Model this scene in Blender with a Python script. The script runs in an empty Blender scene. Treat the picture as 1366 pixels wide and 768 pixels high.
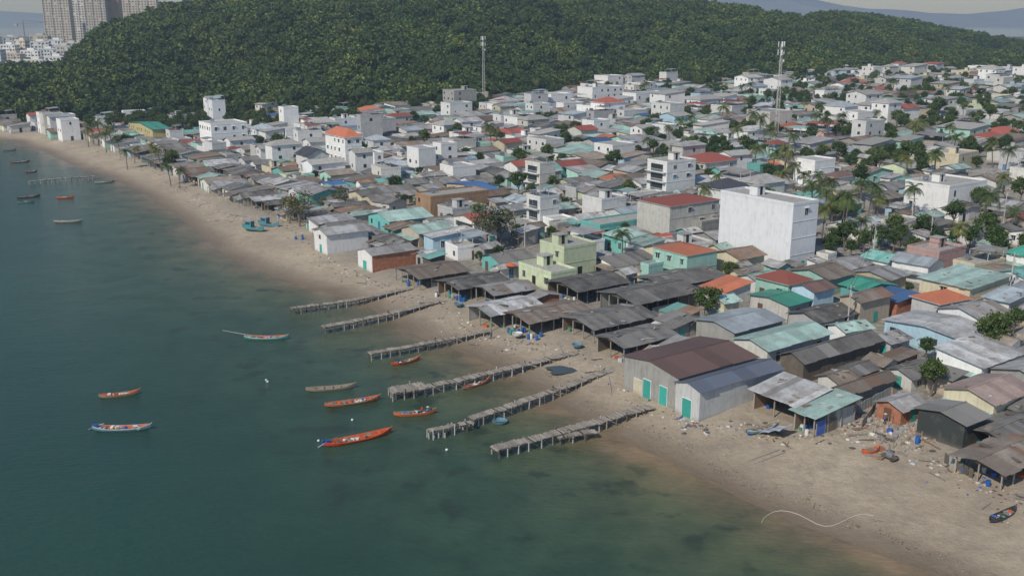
import bpy, bmesh, math, random
import numpy as np
from mathutils import Vector, Matrix
R = random.Random(11)
scn = bpy.context.scene
# ------------------------------------------------------------------ survey geometry
F, CX, CY, HC = 1328.0, 683.0, 384.0, 57.0
TH = math.atan((384 - 25) / F)
S_, C_ = math.sin(TH), math.cos(TH)
A = Vector((.819, .574)); Sv = Vector((-.574, .819))
ANG = math.atan2(.574, .819)

def on_plane(u, v, z=0.0):
    b = (CY - v) / F
    t = (HC - z) / (S_ - b * C_)
    return ((u - CX) / F * t, (C_ + b * S_) * t)
def z_at(y, v):
    b = (CY - v) / F
    return HC + y * (-S_ + b * C_) / (C_ + b * S_)
def to_uv(x, y, z):
    D = y * C_ + (HC - z) * S_
    return CX + F * x / D, CY - F * (y * S_ - (HC - z) * C_) / D

shore_px = [(1420,850),(1240,765),(1130,722),(1060,697),(1000,670),(950,645),(900,618),(850,597),(800,572),(750,545),(715,520),
 (680,498),(640,480),(600,463),(560,450),(520,425),(480,405),(440,392),(400,380),(360,367),(320,350),(290,333),(262,308),
 (230,283),(190,257),(150,238),(100,222),(60,203),(20,188),(-60,181)]
shore = [on_plane(u, v, 0) for u, v in shore_px]
shore = [(shore[0][0]+115, shore[0][1]-164)] + shore + [(-460, 520), (-4000, 700)]
line_px = [(1420,695),(1330,655),(1270,622),(1220,595),(1140,562),(1075,587),(1005,560),(935,566),(903,550),(830,502),(760,462),(700,452),
 (640,442),(590,402),(530,385),(478,364),(430,342),(390,305),(330,290),(300,284),(262,258),(225,240),(170,212),(100,193),(40,180),(-60,174)]
bline = [on_plane(u, v, 1.6) for u, v in line_px]
bline = [(bline[0][0]+115, bline[0][1]-164)] + bline + [(-470, 545), (-4000, 730)]

def sdf(P, poly):
    P = np.asarray(P, float); n = len(P)
    best = np.full(n, 1e9); bp = np.zeros(n); sg = np.ones(n)
    for (ax, ay), (bx, by) in zip(poly[:-1], poly[1:]):
        dx, dy = bx-ax, by-ay; L2 = dx*dx+dy*dy; L = math.sqrt(L2)
        rx, ry = P[:,0]-ax, P[:,1]-ay
        t = np.clip((rx*dx+ry*dy)/L2, 0, 1)
        d = np.hypot(rx-t*dx, ry-t*dy)
        cr = -(dx*ry-dy*rx)/L
        m = (d < best-1e-6) | ((np.abs(d-best) <= 1e-6) & (np.abs(cr) > bp))
        best = np.where(m, d, best); bp = np.where(m, np.abs(cr), bp); sg = np.where(m, np.sign(cr), sg)
    return best*sg

def base_terrain(P):
    d = sdf(P, shore)
    z = np.where(d < 0, np.maximum(-5, d*.09), np.minimum(1.7, d*.085))
    z = z + np.clip((d-70)*.026, 0, 11)
    return z, d
def gp0(u, v):
    z = 2.0
    for _ in range(12):
        x, y = on_plane(u, v, z); z = float(base_terrain([(x, y)])[0][0])
    return x, y, z
foot_px = [(-80,166),(10,166),(120,160),(200,154),(400,148),(590,140),(700,128),(830,112),(1000,110),(1150,100),(1260,96),(1356,98),(1450,100)]
ridge_px = [(-80,104),(10,102),(60,98),(95,92),(112,72),(135,53),(165,38),(200,25),(240,14),(300,8),(420,0),(600,-6),(860,2),(930,10),
 (1000,18),(1060,30),(1110,24),(1150,27),(1200,33),(1260,46),(1356,62),(1450,68)]
fa, fy = [], []
for u, v in foot_px:
    x, y, z = gp0(u, v); fa.append(x/y); fy.append(y)
ra, ry_, rz_ = [], [], []
for u, v in ridge_px:
    az0 = (u-CX)/F/1.02
    y = float(np.interp(az0, fa, fy)) + float(np.interp(u, [0,100,300,900,1366],[150,170,260,300,260]))
    ra.append(az0); ry_.append(y); rz_.append(z_at(y, v)-6.0)
def terrain(P):
    P = np.asarray(P, float)
    z, d = base_terrain(P)
    x, y = P[:,0], P[:,1]; az = x/np.maximum(y, 1)
    yf = np.interp(az, fa, fy); yr = np.interp(az, ra, ry_); zr = np.interp(az, ra, rz_)
    t = np.clip((y-yf)/(yr-yf), 0, 1)
    sm = np.clip(t*(1.35-.35*t*t), 0, 1)
    back = np.exp(-(np.maximum(y-yr, 0)/260.0)**2)
    bump = (np.sin(x*.021+1.3)*np.sin(y*.017+x*.008)*6.5 + np.sin(x*.05+y*.03)*2.4)*np.sin(np.pi*t)
    hill = ((zr-z)*sm + bump)*back
    hill = np.where(t > 0, hill, 0)
    z = np.where(d > 0, z+hill, z)
    far = np.clip((y-2600)/600, 0, 1)
    return z*(1-far) - 4*far
def gz(x, y):
    return float(terrain([(x, y)])[0])
def gpt(u, v):
    z = 2.0
    for _ in range(12):
        x, y = on_plane(u, v, z); z = gz(x, y)
    return x, y, z
def gpt_hill(u, v):
    b = (CY-v)/F; ys = np.arange(500, 1250, 2.0); k = (u-CX)/F/(C_+b*S_)
    zs = HC+ys*(-S_+b*C_)/(C_+b*S_); tz = terrain(np.column_stack([ys*k, ys])); i = int(np.argmax(tz > zs))
    return ys[i]*k, float(ys[i]), float(tz[i])

# ------------------------------------------------------------------ materials
MATS = {}
def newmat(name):
    m = bpy.data.materials.new(name); m.use_nodes = True
    nt = m.node_tree; b = nt.nodes['Principled BSDF']; MATS[name] = m
    return m, nt, b
def N(nt, t, **kw):
    n = nt.nodes.new(t)
    for k, v in kw.items():
        if k in n.inputs.keys(): n.inputs[k].default_value = v
        else: setattr(n, k, v)
    return n
def L(nt, a, b): nt.links.new(a, b)
def ramp(nt, fac, stops, interp='LINEAR'):
    r = nt.nodes.new('ShaderNodeValToRGB'); cr = r.color_ramp; cr.interpolation = interp
    while len(cr.elements) < len(stops): cr.elements.new(.5)
    for e, (p, c) in zip(cr.elements, stops):
        e.position = p; e.color = (c[0], c[1], c[2], 1) if hasattr(c, '__len__') else (c, c, c, 1)
    L(nt, fac, r.inputs[0]); return r.outputs[0]
def mixc(nt, fac, a, b, mode='MIX'):
    m = nt.nodes.new('ShaderNodeMix'); m.data_type = 'RGBA'; m.blend_type = mode
    for sock, val in ((m.inputs[0], fac), (m.inputs[6], a), (m.inputs[7], b)):
        if hasattr(val, 'is_output'): L(nt, val, sock)
        elif hasattr(val, '__len__'): sock.default_value = (*val[:3], 1)
        else: sock.default_value = val
    return m.outputs[2]
def math_(nt, op, a, b=0.0, c=None):
    m = nt.nodes.new('ShaderNodeMath'); m.operation = op
    for i, val in enumerate((a, b) if c is None else (a, b, c)):
        if hasattr(val, 'is_output'): L(nt, val, m.inputs[i])
        else: m.inputs[i].default_value = val
    return m.outputs[0]
def objcoord(nt, scale=(1,1,1), rnd=True):
    tc = N(nt, 'ShaderNodeTexCoord'); oi = N(nt, 'ShaderNodeObjectInfo')
    mp = N(nt, 'ShaderNodeMapping'); mp.inputs['Scale'].default_value = scale
    L(nt, tc.outputs['Object'], mp.inputs['Vector'])
    if rnd:
        k = math_(nt, 'MULTIPLY', oi.outputs['Random'], 97.0)
        L(nt, k, mp.inputs['Location'])
    return mp.outputs[0], tc, oi
def noise(nt, vec, scale, detail=4, rough=.6):
    n = N(nt, 'ShaderNodeTexNoise'); n.inputs['Scale'].default_value = scale
    n.inputs['Detail'].default_value = detail; n.inputs['Roughness'].default_value = rough
    L(nt, vec, n.inputs['Vector']); return n.outputs['Fac']

def wall_mat(name, col, dirt=.45):
    m, nt, b = newmat(name)
    vec, tc, oi = objcoord(nt); vs, _, _ = objcoord(nt, (1.3, 1.3, .22))
    n1 = noise(nt, vec, .7, 5); n2 = noise(nt, vs, 1.5, 4)
    dk = tuple(c*.42+.02 for c in col)
    st = ramp(nt, n2, [(.45, 0), (.75, 1)])
    c1 = mixc(nt, math_(nt, 'MULTIPLY', st, dirt), col, dk)
    pt = ramp(nt, n1, [(.5, 0), (.68, 1)])
    c2 = mixc(nt, math_(nt, 'MULTIPLY', pt, dirt*.55), c1, (.22, .2, .17))
    tint = math_(nt, 'MULTIPLY_ADD', oi.outputs['Random'], .35, .75)
    c3 = mixc(nt, 1.0, c2, tint, 'MULTIPLY')
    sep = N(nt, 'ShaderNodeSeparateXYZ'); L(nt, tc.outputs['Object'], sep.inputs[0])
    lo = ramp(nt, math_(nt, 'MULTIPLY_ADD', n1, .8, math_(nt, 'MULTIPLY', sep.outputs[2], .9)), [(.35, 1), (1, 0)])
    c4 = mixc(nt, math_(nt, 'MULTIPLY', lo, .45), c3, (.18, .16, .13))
    L(nt, c4, b.inputs['Base Color']); b.inputs['Roughness'].default_value = .88
    return m
def roof_mat(name, col, rust=.4, rough=.6, rustcol=(.13, .065, .035)):
    m, nt, b = newmat(name)
    vec, tc, oi = objcoord(nt); geo = N(nt, 'ShaderNodeNewGeometry')
    n1 = noise(nt, vec, .45, 5, .65); n2 = noise(nt, vec, 2.3, 3)
    isl = math_(nt, 'MULTIPLY_ADD', geo.outputs['Random Per Island'], .45, .76)
    c0 = mixc(nt, 1.0, col, isl, 'MULTIPLY')
    tint = math_(nt, 'MULTIPLY_ADD', oi.outputs['Random'], .6, .6)
    c1 = mixc(nt, 1.0, c0, tint, 'MULTIPLY')
    rr = ramp(nt, math_(nt, 'MULTIPLY_ADD', n2, .35, n1), [(.56, 0), (.82, 1)])
    c2 = mixc(nt, math_(nt, 'MULTIPLY', rr, rust), c1, rustcol)
    L(nt, c2, b.inputs['Base Color']); b.inputs['Roughness'].default_value = rough
    w = N(nt, 'ShaderNodeTexWave'); w.inputs['Scale'].default_value = 1.1; w.bands_direction = 'X'
    L(nt, tc.outputs['Object'], w.inputs['Vector'])
    bp = N(nt, 'ShaderNodeBump'); bp.inputs['Strength'].default_value = .35; bp.inputs['Distance'].default_value = .06
    L(nt, w.outputs['Fac'], bp.inputs['Height']); L(nt, bp.outputs[0], b.inputs['Normal'])
    return m
def plain(name, col, rough=.6, metal=0, var=.3, scale=2.0):
    m, nt, b = newmat(name)
    vec, tc, oi = objcoord(nt); geo = N(nt, 'ShaderNodeNewGeometry')
    n1 = noise(nt, vec, scale, 4)
    k = math_(nt, 'MULTIPLY_ADD', n1, var*1.6, 1-var*.8)
    k2 = math_(nt, 'MULTIPLY_ADD', geo.outputs['Random Per Island'], var, 1-var*.5)
    c = mixc(nt, 1.0, mixc(nt, 1.0, col, k, 'MULTIPLY'), k2, 'MULTIPLY')
    L(nt, c, b.inputs['Base Color']); b.inputs['Roughness'].default_value = rough; b.inputs['Metallic'].default_value = metal
    return m

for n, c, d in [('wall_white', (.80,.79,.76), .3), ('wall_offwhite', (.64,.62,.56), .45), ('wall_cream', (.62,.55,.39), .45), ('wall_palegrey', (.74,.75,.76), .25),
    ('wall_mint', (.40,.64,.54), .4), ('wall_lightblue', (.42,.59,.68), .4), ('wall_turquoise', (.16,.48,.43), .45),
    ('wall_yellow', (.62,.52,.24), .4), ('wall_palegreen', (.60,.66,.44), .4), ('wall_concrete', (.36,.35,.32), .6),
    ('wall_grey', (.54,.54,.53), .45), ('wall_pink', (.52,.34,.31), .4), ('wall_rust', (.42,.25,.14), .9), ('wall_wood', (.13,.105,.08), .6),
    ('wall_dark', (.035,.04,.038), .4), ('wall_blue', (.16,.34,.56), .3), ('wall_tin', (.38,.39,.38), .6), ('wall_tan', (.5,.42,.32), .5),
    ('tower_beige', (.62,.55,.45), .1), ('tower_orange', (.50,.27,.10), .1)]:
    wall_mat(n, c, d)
m, nt, b = newmat('wall_brick'); vec, tc, oi = objcoord(nt)
n1 = noise(nt, vec, 1.2, 5); n2 = noise(nt, vec, 9, 2)
L(nt, ramp(nt, math_(nt, 'MULTIPLY_ADD', n2, .5, math_(nt, 'MULTIPLY', n1, .6)), [(.3, (.18,.075,.045)), (.55, (.36,.14,.075)), (.8, (.46,.28,.2))]), b.inputs['Base Color'])
b.inputs['Roughness'].default_value = .9
for n, c, r, ro in [('roof_galv', (.50,.50,.48), .55, .5), ('roof_grey', (.33,.325,.31), .5, .6), ('roof_brown', (.28,.235,.19), .65, .75),
    ('roof_rust', (.25,.16,.11), .7, .8), ('roof_dark', (.10,.094,.086), .4, .85), ('roof_fibro', (.17,.162,.15), .5, .9), ('roof_turquoise', (.18,.42,.36), .35, .55),
    ('roof_mint', (.34,.48,.42), .4, .6), ('roof_green', (.06,.36,.24), .2, .5), ('roof_blue', (.055,.14,.31), .25, .5), ('roof_slateblue', (.12,.145,.19), .3, .6), ('roof_paleblue', (.36,.41,.43), .4, .5),
    ('roof_red', (.34,.085,.06), .3, .8), ('roof_orange', (.50,.155,.075), .3, .8), ('roof_maroon', (.145,.085,.072), .25, .7), ('roof_navy', (.07,.075,.09), .2, .6), ('roof_pink', (.33,.245,.21), .4, .7)]:
    roof_mat(n, c, r, ro, rustcol=(.15,.10,.065) if n not in ('roof_dark','roof_fibro') else (.26,.24,.21))
wall_mat('roof_concrete', (.42,.40,.36), .75)
plain('glass', (.035,.045,.05), .15, 0, .3); plain('tower_window', (.12,.12,.125), .3); plain('shutter_blue', (.06,.2,.38)); plain('shutter_green', (.04,.33,.27)); plain('shutter_brown', (.13,.075,.045))
plain('frame_white', (.7,.7,.68)); plain('dark_void', (.018,.017,.016), .9); plain('steel', (.6,.6,.6), .28, .9, .15)
plain('pole_concrete', (.42,.40,.37), .9); plain('timber', (.29,.255,.21), .9, 0, .6, 3); plain('timber_dark', (.11,.095,.075), .95, 0, .5, 3)
plain('barrel_blue', (.02,.11,.36), .4); plain('plastic_orange', (.6,.12,.03), .5); plain('plastic_white', (.65,.65,.62), .5); plain('plastic_green', (.05,.26,.18), .5)
plain('tarp_blue', (.05,.12,.42), .6); plain('tarp_grey', (.4,.43,.46), .6); plain('boat_red', (.56,.075,.025), .5, 0, .5, 1.5); plain('boat_orange', (.48,.12,.045), .6, 0, .55, 1.5)
plain('boat_blue', (.10,.23,.30), .6, 0, .45); plain('boat_teal', (.05,.26,.26), .6, 0, .4); plain('boat_wood', (.26,.21,.16), .85, 0, .55); plain('boat_dark', (.05,.045,.05), .6); plain('boat_white', (.40,.42,.40), .6, 0, .55)
plain('rope', (.6,.58,.5), .9); plain('rubble', (.38,.33,.27), .95, 0, .6)
plain('straw', (.55,.45,.26), .8); plain('antenna_red', (.5,.48,.46), .5); plain('added_hazy_hills', (.11,.155,.21), 1, 0, .15, .002)  # far hills: blue-grey haze is put into their base colour
def leaf_mat(name, dk, lt, rough=.75, patch=False):
    m, nt, b = newmat(name)
    geo = N(nt, 'ShaderNodeNewGeometry'); oi = N(nt, 'ShaderNodeObjectInfo')
    c = ramp(nt, geo.outputs['Random Per Island'], [(0, dk), (.7, tuple((a+b_)/2 for a, b_ in zip(dk, lt))), (1, lt)])
    hue = ramp(nt, oi.outputs['Random'], [(0, (.55,.68,.55)), (.3, (.95,1.0,.8)), (.6, (1.3,1.18,.85)), (.85, (.72,.92,.75)), (1, (1.8,1.45,.95))])
    c = mixc(nt, 1.0, c, hue, 'MULTIPLY')
    if patch:
        n_ = noise(nt, oi.outputs['Location'], .022, 4, .6)
        c = mixc(nt, 1.0, c, ramp(nt, n_, [(.35, (.58,.68,.62)), (.5, (1,1,1)), (.66, (1.55,1.4,1.1))]), 'MULTIPLY')
    L(nt, c, b.inputs['Base Color']); b.inputs['Roughness'].default_value = rough
    b.inputs['Specular IOR Level'].default_value = .25
    return m
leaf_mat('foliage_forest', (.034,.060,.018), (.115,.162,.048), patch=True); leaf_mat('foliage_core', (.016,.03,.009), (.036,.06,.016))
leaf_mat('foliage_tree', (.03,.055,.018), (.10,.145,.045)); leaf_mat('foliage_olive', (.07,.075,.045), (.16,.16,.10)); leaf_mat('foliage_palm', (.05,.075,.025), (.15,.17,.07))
plain('bark', (.16,.13,.10), .95)

m, nt, b = newmat('ground')
tc = N(nt, 'ShaderNodeTexCoord'); P = tc.outputs['Object']
at = N(nt, 'ShaderNodeAttribute', attribute_name='shore'); at2 = N(nt, 'ShaderNodeAttribute', attribute_name='inland'); at3 = N(nt, 'ShaderNodeAttribute', attribute_name='hill')
nb = noise(nt, P, .07, 5); ns = noise(nt, P, .9, 6, .7); nf = noise(nt, P, 5, 4, .7); nw = noise(nt, P, .25, 5, .65)
sand = ramp(nt, math_(nt, 'MULTIPLY_ADD', nf, .35, math_(nt, 'MULTIPLY', ns, .65)), [(.3, (.32,.255,.175)), (.5, (.46,.375,.265)), (.7, (.55,.46,.34))])
sand = mixc(nt, ramp(nt, nb, [(.42, 0), (.62, .6)]), sand, (.32,.25,.175))
sand = mixc(nt, ramp(nt, nw, [(.5, 0), (.64, .5)]), sand, (.28,.23,.17))
wetn = math_(nt, 'MULTIPLY_ADD', nb, 9.0, -4.5)
wet = ramp(nt, math_(nt, 'MULTIPLY', math_(nt, 'ADD', at.outputs['Fac'], wetn), .1), [(.05, 1), (.4, .6), (.62, .22), (1, 0)])
sand = mixc(nt, wet, sand, (.205,.15,.092))
soil = ramp(nt, ns, [(.3, (.15,.135,.11)), (.5, (.28,.255,.215)), (.68, (.40,.37,.32))])
k = ramp(nt, math_(nt, 'MULTIPLY_ADD', ns, .6, math_(nt, 'MULTIPLY', at2.outputs['Fac'], .045)), [(.25, 0), (.8, 1)])
c = mixc(nt, k, sand, soil)
c = mixc(nt, at3.outputs['Fac'], c, ramp(nt, ns, [(.35, (.03,.04,.016)), (.7, (.10,.10,.05))]))
L(nt, c, b.inputs['Base Color'])
L(nt, ramp(nt, wet, [(0, .95), (1, .5)]), b.inputs['Roughness'])
bp = N(nt, 'ShaderNodeBump'); bp.inputs['Strength'].default_value = .8; bp.inputs['Distance'].default_value = .4
L(nt, math_(nt, 'MULTIPLY_ADD', nf, .4, ns), bp.inputs['Height']); L(nt, bp.outputs[0], b.inputs['Normal'])

m, nt, b = newmat('sea_water')
tc = N(nt, 'ShaderNodeTexCoord'); P = tc.outputs['Object']; at = N(nt, 'ShaderNodeAttribute', attribute_name='shore')
nb = noise(nt, P, .045, 5, .6); nl = noise(nt, P, .012, 4, .6); nm_ = noise(nt, P, .13, 5, .65)
d = math_(nt, 'MULTIPLY', math_(nt, 'MULTIPLY_ADD', math_(nt, 'SUBTRACT', nb, .5), 18.0, at.outputs['Fac']), -.0155)
c = ramp(nt, d, [(-.0, (.215,.16,.10)), (.05, (.145,.128,.074)), (.14, (.084,.102,.056)), (.35, (.045,.080,.050)), (.7, (.027,.066,.046)), (1, (.021,.062,.047))])
c = mixc(nt, 1.0, c, ramp(nt, nl, [(.35, (.82,.88,.88)), (.65, (1.15,1.1,1.05))]), 'MULTIPLY')
shl = ramp(nt, d, [(.02, 1), (.5, .7), (.9, 0)])
c = mixc(nt, shl, c, mixc(nt, 1.0, c, ramp(nt, nm_, [(.36, (.72,.76,.74)), (.64, (1.25,1.18,1.12))]), 'MULTIPLY'))
weed = ramp(nt, noise(nt, P, .17, 3, .5), [(.575, 0), (.66, 1)])
band = ramp(nt, d, [(.02, 0), (.12, 1), (.55, .8), (.85, 0)])
c = mixc(nt, math_(nt, 'MULTIPLY', math_(nt, 'MULTIPLY', weed, band), .7), c, (.024,.038,.025))
L(nt, c, b.inputs['Base Color']); b.inputs['Roughness'].default_value = .18; b.inputs['IOR'].default_value = 1.33
b.inputs['Specular IOR Level'].default_value = .3
mp = N(nt, 'ShaderNodeMapping'); mp.inputs['Rotation'].default_value = (0, 0, .5); mp.inputs['Scale'].default_value = (1, 2.2, 1); L(nt, P, mp.inputs[0])
w1 = noise(nt, mp.outputs[0], .7, 5, .65); w2 = noise(nt, mp.outputs[0], .1, 3)
bp = N(nt, 'ShaderNodeBump'); bp.inputs['Strength'].default_value = .65; bp.inputs['Distance'].default_value = .3
L(nt, math_(nt, 'MULTIPLY_ADD', w2, 1.5, w1), bp.inputs['Height']); L(nt, bp.outputs[0], b.inputs['Normal'])

# ------------------------------------------------------------------ mesh builder
def link(o):
    scn.collection.objects.link(o); return o
class MB:
    def __init__(s): s.v = []; s.f = []; s.m = []
    def face(s, pts, mat):
        n = len(s.v); s.v.extend([tuple(p) for p in pts]); s.f.append(tuple(range(n, n+len(pts)))); s.m.append(mat)
    def hexa(s, p, mat):
        n = len(s.v); s.v.extend([tuple(q) for q in p])
        for q in ((3,2,1,0), (4,5,6,7), (0,1,5,4), (1,2,6,5), (2,3,7,6), (3,0,4,7)):
            s.f.append(tuple(n+i for i in q)); s.m.append(mat)
    def box(s, x0, x1, y0, y1, z0, z1, mat):
        s.hexa([(x0,y0,z0),(x1,y0,z0),(x1,y1,z0),(x0,y1,z0),(x0,y0,z1),(x1,y0,z1),(x1,y1,z1),(x0,y1,z1)], mat)
    def obox(s, c, ang, hx, hy, hz, mat, tilt=0.0):
        ca, sa = math.cos(ang), math.sin(ang); pts = []
        for dz in (-hz, hz):
            for dx, dy in ((-hx,-hy),(hx,-hy),(hx,hy),(-hx,hy)):
                pts.append((c[0]+dx*ca-dy*sa, c[1]+dx*sa+dy*ca, c[2]+dz+dx*tilt))
        s.hexa(pts, mat)
    def sheet(s, q, th, mat):
        s.hexa([(p[0],p[1],p[2]-th) for p in q]+list(q), mat)
    def cyl(s, c0, c1, r0, r1, n, mat, cap=True):
        c0, c1 = Vector(c0), Vector(c1); d = (c1-c0).normalized()
        a = d.orthogonal().normalized(); b_ = d.cross(a); k = len(s.v)
        for c, r in ((c0, r0), (c1, r1)):
            for i in range(n):
                t = 2*math.pi*i/n; s.v.append(tuple(c+(a*math.cos(t)+b_*math.sin(t))*r))
        for i in range(n):
            j = (i+1) % n; s.f.append((k+i, k+j, k+n+j, k+n+i)); s.m.append(mat)
        if cap:
            s.f.append(tuple(k+n+i for i in range(n))); s.m.append(mat)
            s.f.append(tuple(k+n-1-i for i in range(n))); s.m.append(mat)
    def mesh(s, name, smooth=False):
        me = bpy.data.meshes.new(name); me.from_pydata(s.v, [], s.f)
        names = list(dict.fromkeys(s.m)); ix = {n: i for i, n in enumerate(names)}
        for n in names: me.materials.append(MATS[n])
        me.polygons.foreach_set('material_index', [ix[n] for n in s.m])
        if smooth: me.polygons.foreach_set('use_smooth', [True]*len(s.f))
        me.update(); return me
    def obj(s, name, loc=(0,0,0), rot=0.0, smooth=False, scale=1.0):
        o = bpy.data.objects.new(name, s.mesh(name, smooth)); o.location = loc; o.rotation_euler = (0, 0, rot); o.scale = (scale,)*3
        return link(o)

# ------------------------------------------------------------------ terrain + sea sheets
def polar(name, y0, y1, nr, azr, nc, zfun, mat, attrs):
    az = np.linspace(-azr, azr, nc); ys = np.geomspace(y0, y1, nr)
    Y, AZ = np.meshgrid(ys, az, indexing='ij'); X = AZ*Y
    P = np.stack([X.ravel(), Y.ravel()], 1); Z = zfun(P)
    me = bpy.data.meshes.new(name)
    idx = np.arange(nr*nc).reshape(nr, nc)
    q = np.stack([idx[:-1,:-1], idx[:-1,1:], idx[1:,1:], idx[1:,:-1]], -1).reshape(-1, 4)
    me.vertices.add(nr*nc); me.vertices.foreach_set('co', np.column_stack([P, Z]).ravel())
    me.loops.add(q.size); me.loops.foreach_set('vertex_index', q.ravel())
    me.polygons.add(len(q)); me.polygons.foreach_set('loop_start', np.arange(0, q.size, 4)); me.polygons.foreach_set('loop_total', np.full(len(q), 4))
    me.polygons.foreach_set('use_smooth', np.ones(len(q), bool))
    me.update(calc_edges=True); me.validate()
    for k, fn in attrs.items():
        a = me.attributes.new(k, 'FLOAT', 'POINT'); a.data.foreach_set('value', fn(P).astype(np.float32))
    me.materials.append(MATS[mat]); return link(bpy.data.objects.new(name, me))
def hillmask(P):
    y = P[:,1]; az = P[:,0]/y; yf = np.interp(az, fa, fy)
    return np.clip((y-yf+15)/20, 0, 1)
polar('ground', 55, 4200, 420, .8, 380, lambda P: terrain(P) + np.where(sdf(P, shore) > 3, (np.sin(P[:,0]*.9+P[:,1]*.3)*np.sin(P[:,1]*.8))*.05, 0), 'ground',
      {'shore': lambda P: sdf(P, shore), 'inland': lambda P: sdf(P, bline), 'hill': hillmask})
polar('sea', 30, 14000, 300, 1.1, 260, lambda P: np.zeros(len(P)), 'sea_water', {'shore': lambda P: sdf(P, shore)})
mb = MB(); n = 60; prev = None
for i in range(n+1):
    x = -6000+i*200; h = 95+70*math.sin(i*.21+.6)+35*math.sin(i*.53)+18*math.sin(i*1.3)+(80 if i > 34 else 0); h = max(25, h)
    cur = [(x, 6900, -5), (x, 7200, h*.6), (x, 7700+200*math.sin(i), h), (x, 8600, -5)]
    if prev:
        for k in range(3): mb.face([prev[k], cur[k], cur[k+1], prev[k+1]], 'added_hazy_hills')
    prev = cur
mb.obj('added_hazy_hills', smooth=True)  # hills added so the strip above the skyline turns bluish like hazy sky

# ------------------------------------------------------------------ buildings
def wbox(mb, side, l, w, t, hw, z0, z1, o0, o1, mat):
    if side == 0: mb.box(-l/2-o1, -l/2-o0, t-hw, t+hw, z0, z1, mat)
    elif side == 1: mb.box(t-hw, t+hw, -w/2-o1, -w/2-o0, z0, z1, mat)
    elif side == 2: mb.box(l/2+o0, l/2+o1, t-hw, t+hw, z0, z1, mat)
    else: mb.box(t-hw, t+hw, w/2+o0, w/2+o1, z0, z1, mat)
def roofstrips(mb, e0, e1, r0, r1, n, mat, alt, jit=.02, ext=.22, th=.06):
    e0, e1, r0, r1 = map(Vector, (e0, e1, r0, r1))
    for i in range(n):
        a, b_ = i/n, (i+1)/n+.0
        j = R.uniform(-jit, jit); ex = R.uniform(0, ext)
        p0, p1, q1, q0 = e0.lerp(e1, a), e0.lerp(e1, b_), r0.lerp(r1, b_), r0.lerp(r1, a)
        d0 = (p0-q0).normalized()*ex
        z = Vector((0, 0, j))
        mb.sheet([p0+d0+z, p1+d0+z, q1+z, q0+z], th, alt if R.random() < .14 else mat)
ALT = {'roof_galv':'roof_grey','roof_grey':'roof_brown','roof_brown':'roof_rust','roof_rust':'roof_brown','roof_dark':'roof_fibro','roof_fibro':'roof_dark'}
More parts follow.
